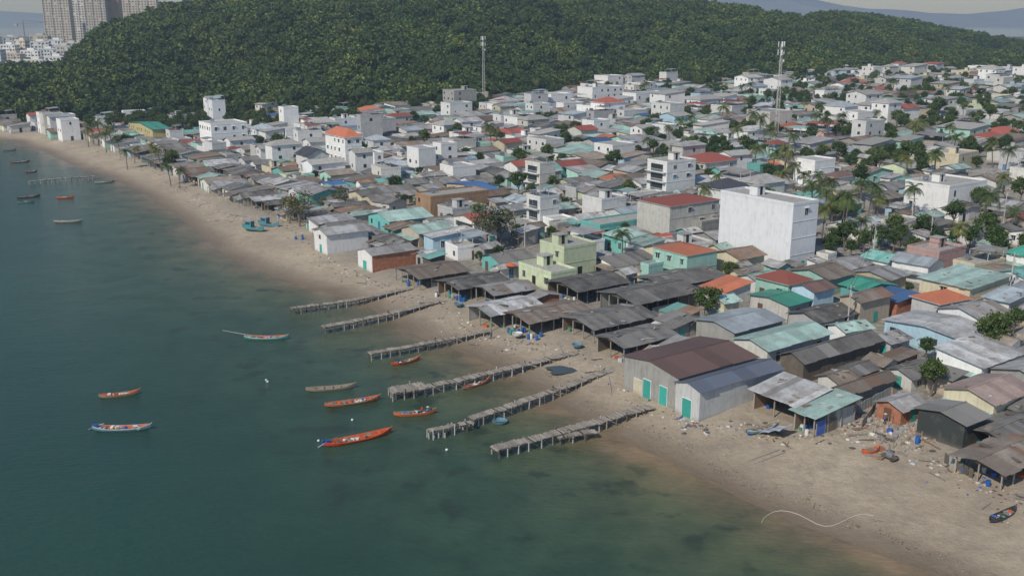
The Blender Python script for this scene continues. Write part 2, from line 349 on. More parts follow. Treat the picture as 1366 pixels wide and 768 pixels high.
def add_roof(mb, l, w, h, roof, rm, rise, ov, ns, wm, top='x'):
    X, Y = l/2+ov, w/2+ov; alt = ALT.get(rm, rm)
    if roof == 'gable':
        if top == 'x':
            k = rise/(w/2)
            roofstrips(mb, (-X,-Y,h-ov*k+.05), (X,-Y,h-ov*k+.05), (-X,0,h+rise+.05), (X,0,h+rise+.05), ns, rm, alt)
            roofstrips(mb, (X,Y,h-ov*k+.05), (-X,Y,h-ov*k+.05), (X,0,h+rise+.05), (-X,0,h+rise+.05), ns, rm, alt)
            for sx in (-l/2, l/2):
                mb.face([(sx,-w/2,h), (sx,w/2,h), (sx,0,h+rise)], wm)
            mb.box(-X, X, -.14, .14, h+rise+.03, h+rise+.1, rm)
        else:
            k = rise/(l/2)
            roofstrips(mb, (-X,Y,h-ov*k+.05), (-X,-Y,h-ov*k+.05), (0,Y,h+rise+.05), (0,-Y,h+rise+.05), ns, rm, alt)
            roofstrips(mb, (X,-Y,h-ov*k+.05), (X,Y,h-ov*k+.05), (0,-Y,h+rise+.05), (0,Y,h+rise+.05), ns, rm, alt)
            for sy in (-w/2, w/2):
                mb.face([(-l/2,sy,h), (l/2,sy,h), (0,sy,h+rise)], wm)
            mb.box(-.14, .14, -Y, Y, h+rise+.03, h+rise+.1, rm)
    elif roof == 'shed':
        if top == 'x':
            k = rise/l
            roofstrips(mb, (-X,Y,h-ov*k+.05), (-X,-Y,h-ov*k+.05), (X,Y,h+rise+ov*k+.05), (X,-Y,h+rise+ov*k+.05), ns, rm, alt)
            for sy in (-w/2, w/2): mb.face([(-l/2,sy,h), (l/2,sy,h), (l/2,sy,h+rise)], wm)
            mb.face([(l/2,-w/2,h), (l/2,w/2,h), (l/2,w/2,h+rise), (l/2,-w/2,h+rise)], wm)
        else:
            k = rise/w
            roofstrips(mb, (-X,-Y,h-ov*k+.05), (X,-Y,h-ov*k+.05), (-X,Y,h+rise+ov*k+.05), (X,Y,h+rise+ov*k+.05), ns, rm, alt)
            for sx in (-l/2, l/2): mb.face([(sx,-w/2,h), (sx,w/2,h), (sx,w/2,h+rise)], wm)
            mb.face([(-l/2,w/2,h), (l/2,w/2,h), (l/2,w/2,h+rise), (-l/2,w/2,h+rise)], wm)
    elif roof == 'hip':
        hh = h+rise; m_ = min(l, w)/2*.95; r = max(l/2-m_, .05) if l >= w else .05; ry = max(w/2-m_, .05) if w > l else .05
        mb.box(-X, X, -Y, Y, h, h+.12, wm)
        b0, b1, b2, b3 = (-X,-Y,h+.124), (X,-Y,h+.124), (X,Y,h+.124), (-X,Y,h+.124)
        t0, t1, t2, t3 = (-r,-ry,hh), (r,-ry,hh), (r,ry,hh), (-r,ry,hh)
        for q in ((b0,b1,t1,t0),(b1,b2,t2,t1),(b2,b3,t3,t2),(b3,b0,t0,t3)): mb.face(q, rm)
    else:
        p = .5
        mb.box(-l/2, l/2, -w/2, w/2, h+.002, h+.06, rm)
        for x0,x1,y0,y1 in ((-l/2-.06,l/2+.06,-w/2-.06,-w/2+.14),(-l/2-.06,l/2+.06,w/2-.14,w/2+.06),(-l/2-.06,-l/2+.14,-w/2+.14,w/2-.14),(l/2-.14,l/2+.06,-w/2+.14,w/2-.14)):
            mb.box(x0,x1,y0,y1,h-.15,h+p,wm)
def tank(mb, x, y, z):
    for dx in (-.5, .5):
        mb.box(x+dx-.05, x+dx+.05, y-.4, y+.4, z, z+.5, 'steel')
    mb.cyl((x-.9,y,z+.95), (x+.9,y,z+.95), .48, .48, 10, 'steel')
def building(kind, cx, cy, z, ang, l, w, h, roof='gable', wm='wall_white', rm='roof_grey', det=2, top='x', rise=None, storeys=None, ov=None,
             sides=(0,1,2,3), balcony=False, doors=None, wm2=None, shut='glass', hut=False, skip=.3, canopy=False):
    mb = MB()
    mb.box(-l/2, l/2, -w/2, w/2, -1.5, h, wm)
    if wm2: wbox(mb, 1, l, w, 0, l/2-.01, -1, h-.02, .003, .05, wm2)
    if rise is None: rise = {'gable': .2*min(l, w)/2+.3, 'shed': .07*l+.2, 'hip': .35*min(l,w)/2+.5}.get(roof, 0)
    if ov is None: ov = .5 if roof != 'flat' else 0
    span = l if top == 'x' else w
    if roof == 'shed': span = w if top == 'x' else l
    add_roof(mb, l, w, h, roof, rm, rise, ov, max(2, min(24, int(span/(1.1 if det > 1 else 2.5)))), wm, top)
    st = storeys or max(1, int(round(h/3.4))); sh = h/st
    if det >= 1:
        for side in sides:
            Lw = w if side in (0, 2) else l
            n = max(1, int(Lw/(3.1 if det > 1 else 3.9)))
            if side == 1 and Lw > 8: n = max(1, n-1)
            for fl in range(st):
                zb = fl*sh
                if fl > 0 and det > 1: wbox(mb, side, l, w, 0, Lw/2-.02, zb-.08, zb+.08, .006, .07, wm)
                if R.random() < (.25 if st == 1 else .18): continue
                for i in range(n):
                    t = -Lw/2+(i+.5)*Lw/n+R.uniform(-.3, .3)
                    if R.random() < skip: continue
                    sc = R.choice(['glass','glass',shut]); hw = R.choice([.4,.5,.6])
                    if fl == 0 and i == n//2 and side in (0, 1):
                        wbox(mb, side, l, w, t, .6, -.3, min(2.2, sh-.5), .006, .06, R.choice(['shutter_brown','shutter_green','shutter_blue','dark_void'])); continue
                    z0, z1 = zb+sh*.34, zb+sh*.72
                    if det > 1: wbox(mb, side, l, w, t, hw+.08, z0-.07, z1+.07, .006, .05, 'frame_white')
                    wbox(mb, side, l, w, t, hw, z0, z1, .008, .075, sc)
                    if det > 1:
                        wbox(mb, side, l, w, t, .025, z0, z1, .08, .1, 'frame_white')
                        if R.random() < .7: wbox(mb, side, l, w, t, hw+.22, z1+.09, z1+.17, .01, .45, wm)
    if balcony:
        for fl in range(1, st):
            zb = fl*sh
            wbox(mb, 0, l, w, 0, w/2-.15, zb-.07, zb+.09, .08, 1.2, 'wall_white')
            wbox(mb, 0, l, w, 0, w/2-.15, zb+.95, zb+1.02, 1.12, 1.19, 'frame_white')
            k = int(w/.5)
            for i in range(k+1):
                wbox(mb, 0, l, w, -w/2+.2+i*(w-.4)/k, .03, zb+.09, zb+.95, 1.13, 1.17, 'frame_white')
            wbox(mb, 0, l, w, 0, w*.3, zb+.12, zb+2.3, .01, .09, 'glass')
    if roof == 'flat':
        if canopy:   # light metal roof over half of the terrace
            m_ = R.choice(['roof_galv','roof_grey','roof_mint','roof_red','roof_paleblue'])
            roofstrips(mb, (-l*.05, w/2-.2, h+2.2), (-l*.05, -w/2+.2, h+2.2), (l/2-.1, w/2-.2, h+2.6), (l/2-.1, -w/2+.2, h+2.6), max(2, int(w/1.4)), m_, m_)
            for x in (-l*.05+.2, l/2-.3):
                for y in (-w/2+.35, w/2-.35): mb.box(x-.06, x+.06, y-.06, y+.06, h+.065, h+2.13, 'wall_grey')
        elif hut or (det > 0 and min(l, w) > 6 and R.random() < .4):
            hx, hy = R.uniform(-l/4, l/4), R.uniform(-w/5, w/5)
            mb.box(hx-1.3, hx+1.3, hy-1.2, hy+1.2, h+.07, h+2.2, wm); mb.box(hx-1.5, hx+1.5, hy-1.4, hy+1.4, h+2.203, h+2.32, 'roof_concrete')
            mb.box(hx-.4, hx+.4, hy-1.24, hy-1.203, h+.2, h+2.1, 'dark_void')
        if min(l, w) > 4 and R.random() < .5: tank(mb, R.uniform(-l/3, -l/6), w/4, h+.07)
    elif det > 1 and R.random() < .6:
        for _ in range(R.randint(2, 6)):
            x, y = R.uniform(-l/2, l/2), R.uniform(-w/2, w/2)
            if roof == 'gable': zz = h+rise*(1-(abs(y)/(w/2) if top == 'x' else abs(x)/(l/2)))
            elif roof == 'shed': zz = h+rise*((x/l+.5) if top == 'x' else (y/w+.5))
            else: continue
            mb.obox((x, y, zz+.13), R.random()*3, R.uniform(.15, .8), R.uniform(.08, .25), .05, R.choice(['timber','roof_rust','timber_dark','wall_concrete','roof_galv']))
    if det > 1 and roof in ('gable', 'shed') and h < 4.2 and kind != 'brick_house' and R.random() < .5:
        aw = R.uniform(1.2, 2.4); m_ = R.choice(['roof_grey','roof_galv','roof_brown','roof_mint',rm])
        roofstrips(mb, (-l/2-aw, w/2, 2.0), (-l/2-aw, -w/2, 2.0), (-l/2-.02, w/2, 2.35), (-l/2-.02, -w/2, 2.35), max(2, int(w)), m_, m_)
        for y in (-w/2+.1, w/2-.1): mb.box(-l/2-aw+.1, -l/2-aw+.2, y-.05, y+.05, -1, 1.99, 'timber')
    if doors:
        for side, t, hw, hh, mt in doors:
            wbox(mb, side, l, w, t, hw+.08, -.5, hh+.08, .02, .1, 'frame_white'); wbox(mb, side, l, w, t, hw, -.5, hh, .03, .13, mt)
    return mb.obj(kind, (cx, cy, z), ang)
def shack(kind, cx, cy, z, ang, l, w, h, rm, wm='wall_wood', top='x', roof='gable', closed=.4, rise=None):
    mb = MB()
    nx, ny = max(2, int(l/2.6)), max(2, int(w/2.6))
    for i in range(nx+1):
        for j in range(ny+1):
            if 0 < i < nx and 0 < j < ny: continue
            x, y = -l/2+.1+i*(l-.2)/nx, -w/2+.1+j*(w-.2)/ny
            mb.box(x-.08, x+.08, y-.08, y+.08, -1.2, h+.02, 'timber')
    xb = l/2*(1-2*closed)
    mb.box(xb, l/2-.2, -w/2+.2, w/2-.2, -1, h-.05, wm)
    for i in range(ny+1):
        y = -w/2+.1+i*(w-.2)/ny
        mb.box(-l/2, l/2, y-.05, y+.05, h-.14, h-.02, 'timber_dark')
    if R.random() < .6: mb.box(-l/2+.1, xb, w/2-.14, w/2-.06, -.3, h-.3, R.choice(['wall_tin','wall_wood','roof_rust']))
    if R.random() < .6: mb.box(-l/2+l*.25, xb, -w/2+.04, -w/2+.1, -.3, h*R.uniform(.4, .8), R.choice(['wall_tin','tarp_grey','wall_wood']))
    rise = rise if rise is not None else .14*w/2+.2
    add_roof(mb, l, w, h, roof, rm, rise, .6, max(3, int((l if (top == 'x') == (roof == 'gable') else w)/1.0)), 'wall_wood', top)
    for _ in range(R.randint(4, 9)):
        x, y = R.uniform(-l/2, xb), R.uniform(-w/2+.4, w/2-.4)
        if R.random() < .5: mb.cyl((x,y,-.2), (x,y,.75), .29, .29, 9, R.choice(['barrel_blue','barrel_blue','plastic_white','plastic_green']))
        else: mb.obox((x,y,.2), R.random()*3, .4, .3, R.uniform(.15,.4), R.choice(['timber','plastic_orange','plastic_green','tarp_blue','tarp_grey']))
    for _ in range(R.randint(3, 8)):
        x, y = R.uniform(-l/2, l/2), R.uniform(-w/2, w/2)
        zz = h+rise*((1-(abs(y)/(w/2) if top == 'x' else abs(x)/(l/2))) if roof == 'gable' else ((x/l+.5) if top == 'x' else (y/w+.5)))
        mb.obox((x, y, zz+.14), R.random()*3, R.uniform(.2, 1.1), R.uniform(.08, .4), .03, R.choice(['timber','roof_rust','roof_brown','wall_concrete','roof_galv','timber_dark']))
    return mb.obj(kind, (cx, cy, z), ang)

placed = []
def corners(r, g=0.0):
    cx, cy, a, b_, t = r; a += g; b_ += g; ca, sa = math.cos(t), math.sin(t)
    return [(cx+x*ca-y*sa, cy+x*sa+y*ca) for x, y in ((-a,-b_),(a,-b_),(a,b_),(-a,b_))]
def overlap(r1, r2, g=.2):
    d = math.hypot(r1[0]-r2[0], r1[1]-r2[1])
    if d > math.hypot(r1[2], r1[3])+math.hypot(r2[2], r2[3])+g: return False
    c1, c2 = corners(r1, g), corners(r2, 0)
    for t in (r1[4], r1[4]+math.pi/2, r2[4], r2[4]+math.pi/2):
        ax, ay = math.cos(t), math.sin(t)
        p1 = [x*ax+y*ay for x, y in c1]; p2 = [x*ax+y*ay for x, y in c2]
        if max(p1) <= min(p2) or max(p2) <= min(p1): return False
    return True
def clear(u, v, hl, hw):   # open yard
    x, y, z = gpt(u, v); placed.append((x, y, hl, hw, ANG))
def foot(uN, vN, uL, uR, vT, rot=0):
    x, y, z = gpt(uN, vN); t = ANG+math.radians(rot)
    a = Vector((math.cos(t), math.sin(t))); s = Vector((-a.y, a.x))
    D = y*C_+(HC-z)*S_; kL, kR = (uL-CX)/F, (uR-CX)/F
    w = (kL*D-x)/(s.x-kL*s.y*C_); l = (kR*D-x)/(a.x-kR*a.y*C_)
    w = max(2.5, min(40, w)); l = max(2.5, min(45, l))
    h = z_at(y, vT)-z
    c = Vector((x, y))+a*l/2+s*w/2
    placed.append((c.x, c.y, l/2, w/2, t))
    return c.x, c.y, z, t, l, w, h
def key(kind, spec, **kw):
    rot = kw.pop('rot', 0); f = foot(*spec, rot=rot)
    return building(kind, *f, **kw)
def kshack(spec, rm, **kw):
    rot = kw.pop('rot', 0); f = foot(*spec, rot=rot)
    return shack('fishing_shack', *f, rm, **kw)

f = foot(903,548,832,1005,503)
building('warehouse', *f, roof='gable', rise=.9, wm='wall_concrete', rm='roof_maroon', det=0, ov=.35, top='x',
   doors=[(0, f[5]*.05, .8, 2.9, 'shutter_green'), (0, -f[5]*.25, .8, 2.9, 'shutter_green'), (0, f[5]*.22, .9, 2.4, 'wall_cream')])
f = foot(932,563,900,1040,522)
building('warehouse', *f, roof='gable', rise=.7, wm='wall_grey', rm='roof_slateblue', det=0, ov=.3, doors=[(0, 0, .9, 2.8, 'shutter_green')])
key('warehouse', (978,470,928,1042,442), roof='gable', wm='wall_concrete', rm='roof_paleblue', det=1, rise=.8)
key('warehouse', (1022,494,978,1105,466), roof='gable', wm='wall_offwhite', rm='roof_mint', det=1, rise=.9)
kshack((1060,568,1004,1100,540), 'roof_galv', roof='shed', top='x', rise=.9, closed=.1)
kshack((1085,584,1058,1140,556), 'roof_mint', roof='shed', top='x', rise=.8, closed=.45, wm='wall_tin')
key('fenced_house', (1283,600,1222,1312,565), roof='gable', wm='wall_dark', rm='roof_fibro', det=0, rise=.7)
key('tin_roof_house', (1322,572,1256,1372,538), roof='gable', wm='wall_cream', rm='roof_pink', det=2)
kshack((1335,655,1272,1400,630), 'roof_brown', closed=.3)
kshack((1345,612,1290,1400,590), 'roof_fibro', closed=.4)
key('beach_cottage', (437,341,420,492,313), roof='gable', wm='wall_white', rm='roof_galv', det=1, sides=(0,), rise=1.0, top='x')
f = foot(497,364,478,556,341)
building('brick_house', *f, roof='gable', wm='wall_white', rm='roof_grey', det=0, rise=.9, wm2='wall_brick', doors=[(0,0,.8,2.2,'shutter_green')], ov=.25)
clear(535,366,5.5,2.2); clear(475,344,5,1.8); clear(520,374,3.5,3)
key('house_with_tile_roof', (462,231,436,484,184), roof='hip', wm='wall_white', rm='roof_orange', storeys=4, det=2, ov=.5, rise=3)
key('concrete_house', (500,228,470,512,205), roof='flat', wm='wall_white', rm='roof_concrete')
key('concrete_building', (284,202,268,332,167), roof='flat', wm='wall_white', rm='roof_concrete', storeys=3, det=2)
key('yellow_house', (205,193,168,229,173), roof='gable', wm='wall_yellow', rm='roof_green', storeys=2, det=2, rise=1.5)
key('townhouse', (888,269,862,926,218), roof='flat', wm='wall_white', rm='roof_concrete', storeys=4, det=2, balcony=True, shut='shutter_blue')
key('concrete_house', (892,325,849,957,276), roof='hip', wm='wall_offwhite', rm='roof_red', storeys=3, det=2, rise=1.2, ov=.3, sides=(1,), skip=.5)
key('concrete_house', (935,322,905,960,298), roof='flat', wm='wall_concrete', rm='roof_concrete', det=2)
f = foot(1052,364,957,1085,274); building('townhouse', *f, roof='flat', wm='wall_palegrey', rm='roof_concrete', storeys=4, det=2, sides=(1,), hut=True)
key('townhouse', (735,389,692,768,366), roof='flat', wm='wall_palegreen', rm='roof_concrete', storeys=1, det=2)
key('townhouse', (752,372,720,795,332), roof='flat', wm='wall_palegreen', rm='roof_concrete', storeys=2, det=2)
key('house_with_tile_roof', (915,379,870,955,342), roof='hip', wm='wall_mint', rm='roof_orange', storeys=2, det=2, rise=1.2, ov=.2)
key('house_with_tile_roof', (965,412,935,1000,390), roof='shed', wm='wall_offwhite', rm='roof_orange', det=1, rise=1)
key('house_with_tile_roof', (985,372,950,1018,345), roof='gable', wm='wall_cream', rm='roof_rust', det=2)
key('tin_roof_house', (1050,430,1000,1078,407), roof='gable', wm='wall_offwhite', rm='roof_green', det=1, rise=.6)
key('tin_roof_house', (1145,436,1118,1185,402), roof='gable', wm='wall_tan', rm='roof_brown', det=1)
key('tin_roof_house', (1195,422,1158,1223,402), roof='shed', wm='wall_brick', rm='roof_blue', det=0, rise=.5)
key('tin_roof_house', (1287,484,1178,1330,456), roof='gable', wm='wall_lightblue', rm='roof_galv', det=1, rise=.8)
key('concrete_house', (1290,420,1224,1342,385), roof='shed', wm='wall_cream', rm='roof_mint', det=2, storeys=2, rise=.6)
key('tin_roof_house', (520,311,492,576,295), roof='gable', wm='wall_turquoise', rm='roof_mint', det=1)
key('tin_roof_house', (575,293,555,652,264), roof='flat', wm='wall_rust', rm='roof_concrete', det=1, sides=(0,))
key('tin_roof_house', (800,322,775,878,302), roof='flat', wm='wall_turquoise', rm='roof_concrete', det=2)
key('concrete_house', (1085,246,1058,1112,216), roof='flat', wm='wall_white', rm='roof_concrete', storeys=3)
key('concrete_building', (1262,290,1204,1312,250), roof='flat', wm='wall_white', rm='roof_concrete', det=1, skip=.6)
key('brick_house', (1250,363,1208,1286,338), roof='flat', wm='wall_pink', rm='roof_concrete', det=1)
key('concrete_building', (606,150,591,636,122), roof='flat', wm='wall_concrete', rm='roof_concrete', storeys=4, det=1)
key('concrete_building', (790,140,770,832,118), roof='flat', wm='wall_white', rm='roof_concrete', det=1)
key('concrete_building', (848,146,830,892,126), roof='flat', wm='wall_white', rm='roof_paleblue', det=1)
key('concrete_building', (735,146,718,762,127), roof='flat', wm='wall_white', rm='roof_concrete', det=1)
key('concrete_building', (893,168,868,912,140), roof='flat', wm='wall_white', rm='roof_concrete', det=1)
key('house_with_tile_roof', (690,241,673,722,222), roof='gable', wm='wall_white', rm='roof_red', det=1, rise=1.4)
key('house_with_tile_roof', (750,240,735,782,222), roof='gable', wm='wall_turquoise', rm='roof_red', det=1, rise=1.4)
key('house_with_tile_roof', (665,192,642,707,180), roof='gable', wm='wall_pink', rm='roof_red', det=1, rise=1.5)
key('house_with_tile_roof', (775,188,757,797,174), roof='gable', wm='wall_offwhite', rm='roof_red', det=1, rise=1.5)
key('house_with_tile_roof', (412,233,396,440,208), roof='gable', wm='wall_white', rm='roof_navy', det=2, rise=2.2, top='y', storeys=2)
key('house_with_tile_roof', (962,282,930,1000,254), roof='hip', wm='wall_white', rm='roof_navy', det=2, rise=2.4, storeys=2)
key('house_with_tile_roof', (1012,275,985,1045,246), roof='hip', wm='wall_offwhite', rm='roof_grey', det=2, rise=2.2, storeys=2)
key('house_with_tile_roof', (940,240,905,982,218), roof='hip', wm='wall_offwhite', rm='roof_red', det=2, rise=2.6)
key('concrete_house', (728,208,703,752,188), roof='flat', wm='wall_white', rm='roof_concrete', det=1)
key('tin_roof_house', (440,260,420,465,250), roof='gable', wm='wall_white', rm='roof_blue', det=1)
key('tin_roof_house', (640,268,596,665,255), roof='gable', wm='wall_tan', rm='roof_blue', det=1)
key('tin_roof_house', (500,178,486,524,166), roof='gable', wm='wall_white', rm='roof_blue', det=1)
key('concrete_house', (372,222,364,396,196), roof='flat', wm='wall_lightblue', rm='roof_concrete', det=2, storeys=3)
key('tin_roof_house', (1070,512,1040,1172,482), roof='gable', wm='wall_wood', rm='roof_dark', det=0, rise=1)
key('tin_roof_house', (1122,548,1106,1190,525), roof='gable', wm='wall_concrete', rm='roof_brown', det=1, rise=.7)
key('brick_house', (1190,500,1170,1222,482), roof='shed', wm='wall_brick', rm='roof_rust', det=1, rise=.3)
for sp, rm in [((560,388,528,624,371),'roof_brown'),((612,404,584,677,385),'roof_dark'),((655,442,625,722,420),'roof_galv'),((706,451,672,786,430),'roof_brown'),
    ((770,408,730,836,388),'roof_dark'),((792,458,750,872,438),'roof_fibro'),((832,484,796,900,462),'roof_fibro'),((848,428,800,932,405),'roof_dark'),((888,403,845,966,383),'roof_dark')]:
    kshack(sp, rm, closed=R.uniform(.25, .45))
# houses climbing the far right slope
hill_clear = []
for u, v, wm, rm in [(1190,92,'wall_white','roof_concrete'),(1222,86,'wall_offwhite','roof_red'),(1248,94,'wall_white','roof_galv'),(1278,88,'wall_palegreen','roof_mint'),(1300,78,'wall_white','roof_concrete'),
    (1322,92,'wall_offwhite','roof_grey'),(1340,80,'wall_mint','roof_green'),(1360,90,'wall_white','roof_orange'),(1262,74,'wall_offwhite','roof_galv'),(1120,98,'wall_white','roof_galv'),(1075,104,'wall_white','roof_concrete')]:
    x, y, z = gpt_hill(u, v); hill_clear.append((x, y))
    building('hillside_house', x, y, z, ANG+R.uniform(-.3,.3), R.uniform(9,13), R.uniform(7,11), R.uniform(4,7), 'flat' if rm == 'roof_concrete' else 'gable', wm, rm, 1, sides=(0,1))

treespots = []
def treespot(kind, u, v, vt, **kw):
    x, y, z = gpt(u, v); treespots.append((kind, x, y, z, z_at(y, vt)-z, kw))
    placed.append((x, y, 1.2, 1.2, 0))
for u, v, vt in [(1305,318,248),(1120,322,250),(1082,296,238),(1158,290,240),(1045,244,192),(1025,214,160),(1012,196,150),(1102,190,152),(1215,204,160),(1245,244,196),(960,176,138),(1000,184,146),
    (656,206,160),(664,200,168),(125,193,160),(150,200,166),(135,190,158),(215,228,194),(170,226,198),(228,248,216),(830,350,304),(1128,302,264),(1070,262,228),(1225,190,158),(1195,178,150),(640,300,268),
    (1340,235,195),(1060,210,176),(1005,230,192),(915,212,182),(1270,215,178),(1145,330,288),(718,130,104),(1110,278,236),(1040,266,226),(205,214,192),(240,252,222),(160,205,180),(180,218,194),(118,196,168),(142,204,174),
    (1095,328,270),(1100,300,250),(1168,300,258),(1092,262,228),(1210,246,206),(1030,236,198),(985,200,166)]:
    treespot('palm', u, v, vt)
for u, v, vt, kd in [(652,334,264,'olive'),(668,330,280,'olive'),(400,302,256,'olive'),(456,280,248,'olive'),(386,298,262,'olive'),(370,204,176,'leafy'),(348,200,180,'leafy'),(1235,482,448,'leafy'),(640,354,334,'leafy'),(1205,228,186,'leafy'),(1185,224,190,'leafy'),
    (1172,335,298,'leafy'),(1200,330,296,'leafy'),(1152,340,304,'leafy'),(1292,335,300,'leafy'),(1270,330,305,'leafy'),(240,172,148,'leafy'),(260,178,156,'leafy'),(205,170,146,'leafy'),(120,176,152,'leafy'),(150,180,150,'leafy'),
    (1110,300,266,'leafy'),(1328,400,376,'leafy'),(735,322,300,'leafy'),(600,300,284,'leafy'),(540,275,258,'leafy'),(1212,395,376,'leafy'),(905,195,172,'leafy'),(430,280,262,'olive'),(1250,160,120,'leafy'),(185,168,146,'leafy'),(700,300,284,'leafy'),
    (1222,222,186,'leafy'),(1190,338,306,'leafy'),(1215,345,312,'leafy'),(1135,345,318,'leafy'),(384,206,182,'leafy'),(420,246,226,'leafy'),(620,215,196,'leafy'),(640,222,202,'leafy'),(560,238,222,'leafy'),(505,262,246,'leafy')]:
    treespot(kd, u, v, vt)

# ------------------------------------------------------------------ procedural village fill
cand = []
a0, row = -10.0, 0
O = Vector((44.5, 94.4))
while a0 < 760:
    dep = R.uniform(8, 13) if a0 < 120 else (R.uniform(10, 16) if a0 < 250 else R.uniform(11, 19))
    s0 = -420.0 if a0 > 100 else -120.0
    while s0 < 760:
        w = R.uniform(4.8, 9.5) if a0 < 120 else (R.uniform(5, 12) if a0 < 250 else R.uniform(6, 15))
        l = dep*R.uniform(.72, 1)
        c = O+A*(a0+dep/2+R.uniform(-.8, .8))+Sv*(s0+w/2)
        cand.append((c.x, c.y, l/2, w/2, ANG+math.radians(R.gauss(0, 4.0))))
        s0 += w+(R.uniform(.1, .8) if R.random() < .82 else R.uniform(2, 5))
    a0 += dep+(.3 if row % 2 else R.uniform(1.5, 3.2)); row += 1
P = np.array([(c[0], c[1]) for c in cand])
dl = sdf(P, bline); az = P[:,0]/P[:,1]; yf = np.interp(az, fa, fy)
def choose(opts):
    r = R.random()*sum(o[1] for o in opts)
    for o, p in opts:
        r -= p
        if r <= 0: return o
    return opts[-1][0]
NEAR_R = [('roof_grey',3),('roof_galv',2.0),('roof_brown',3),('roof_fibro',2.6),('roof_dark',2.0),('roof_rust',.8),('roof_mint',.6),('roof_turquoise',.35)]
MID_R = [('roof_grey',4),('roof_galv',4),('roof_brown',2.2),('roof_fibro',1.5),('roof_dark',.5),('roof_mint',1.2),('roof_turquoise',.6),('roof_paleblue',1.5),('roof_green',.12),('roof_red',.45),('roof_orange',.3),('roof_blue',.2),('roof_maroon',.35),('roof_rust',.6)]
WALLS = [('wall_white',4),('wall_offwhite',2.5),('wall_cream',1),('wall_mint',1.2),('wall_lightblue',1.2),('wall_turquoise',.6),('wall_concrete',1.4),('wall_palegreen',.4),('wall_pink',.3),('wall_yellow',.1),('wall_tan',.7),('wall_grey',1)]
TALLW = [('wall_white',9),('wall_offwhite',3),('wall_palegrey',2),('wall_cream',1),('wall_lightblue',.6),('wall_mint',.6),('wall_grey',1)]
NW = [('wall_concrete',2),('wall_offwhite',2),('wall_wood',1),('wall_tin',1.5),('wall_white',1),('wall_mint',.8),('wall_lightblue',.6),('wall_brick',.6),('wall_turquoise',.6),('wall_tan',1)]
nb_ = 0; extra_trees = []
keys = list(placed)
def try_place(r, dd, yfv, sub=False):
    global nb_
    cx, cy = r[0], r[1]
    if min(sdf(corners(r), bline)) < .5: return
    u, v = to_uv(cx, cy, 3)
    nearby = [q for q in keys if abs(q[0]-cx)+abs(q[1]-cy) < 60]
    for q in nearby:
        if overlap(r, q):
            if r[2] > 3.2:
                ca, sa = math.cos(r[4]), math.sin(r[4])
                for sx in (-.5, .5):
                    for sy in (-.5, .5):
                        x, y = r[2]*sx, r[3]*sy
                        try_place((cx+x*ca-y*sa, cy+x*sa+y*ca, r[2]*.47, r[3]*.47, r[4]), dd, yfv, True)
            return
    z = gz(cx, cy); l, w = r[2]*2, r[3]*2
    if min(l, w) < 2: return
    treep = .09
    if u > 840 and v < 260: treep = .32
    if u > 980 and 160 < v < 350: treep = .34
    if u > 1120 and v < 250: treep = .42
    if u < 480 and v < 172: treep = .6
    if cy > yfv-50: treep = max(treep, .45)
    if u < 260 and v < 190: treep = .75
    if dd < 40: treep = .03
    if dd > 20 and cy < 420 and R.random() < .035: return
    if R.random() < treep:
        extra_trees.append((cx, cy, z)); return
    det = 2 if cy < 330 else 1
    nb_ += 1
    small = min(l, w) < 4.5 or sub
    if dd < 26 and cy < 420:
        if R.random() < .45 and not sub:
            shack('fishing_shack', cx, cy, z, r[4], l, w, R.uniform(2.3, 2.9), choose(NEAR_R), closed=R.uniform(.2, .45), top=R.choice('xxy'))
        else:
            building('tin_roof_house', cx, cy, z, r[4], l, w, R.uniform(2.4, 3.0), R.choice(['gable','gable','shed']), choose(NW), choose(NEAR_R), det, R.choice('xxy'), sides=(0,1))
        return
    far = min(1, max(0, (cy-240)/250))
    ptall = .04+.20*far
    x = R.random()
    if x < ptall and not small:
        st = choose([(2, 6), (3, 1.8), (4, .25)])
        building('concrete_house', cx, cy, z, r[4], l, w, st*R.uniform(3.0, 3.3), choose([('flat',3),('hip',.8),('shed',1),('gable',.8)]), choose(TALLW), choose([('roof_concrete',5),('roof_galv',1.5),('roof_red',.8),('roof_paleblue',1)]), det, storeys=st, sides=(0,1), balcony=(det > 1 and R.random() < .4), skip=.4, canopy=R.random() < .4)
    elif x < ptall+.12:
        building('concrete_house', cx, cy, z, r[4], l, w, R.uniform(3.0, 4.0), 'flat', choose(WALLS), 'roof_concrete', det, sides=(0,1), skip=.45, canopy=(not small and R.random() < .3))
    else:
        rm = choose(NEAR_R+MID_R if dd < 60 else MID_R)
        kind = 'house_with_tile_roof' if rm in ('roof_red','roof_orange','roof_maroon') else 'tin_roof_house'
        building(kind, cx, cy, z, r[4], l, w, R.uniform(2.4, 4.2), choose([('gable',5),('shed',2.2)]) if kind[0] == 't' else R.choice(['gable','hip']), choose(WALLS), rm, det, R.choice('xxy'), sides=(0,1), skip=.45)
for c, d_, y_ in zip(cand, dl, yf):
    if d_ < 3 or c[1] > y_-6 or c[1] < 85: continue
    u, v = to_uv(c[0], c[1], 3)
    if u < -90 or u > 1470 or v > 860: continue
    try_place(c, d_, y_)
print('fill buildings', nb_)

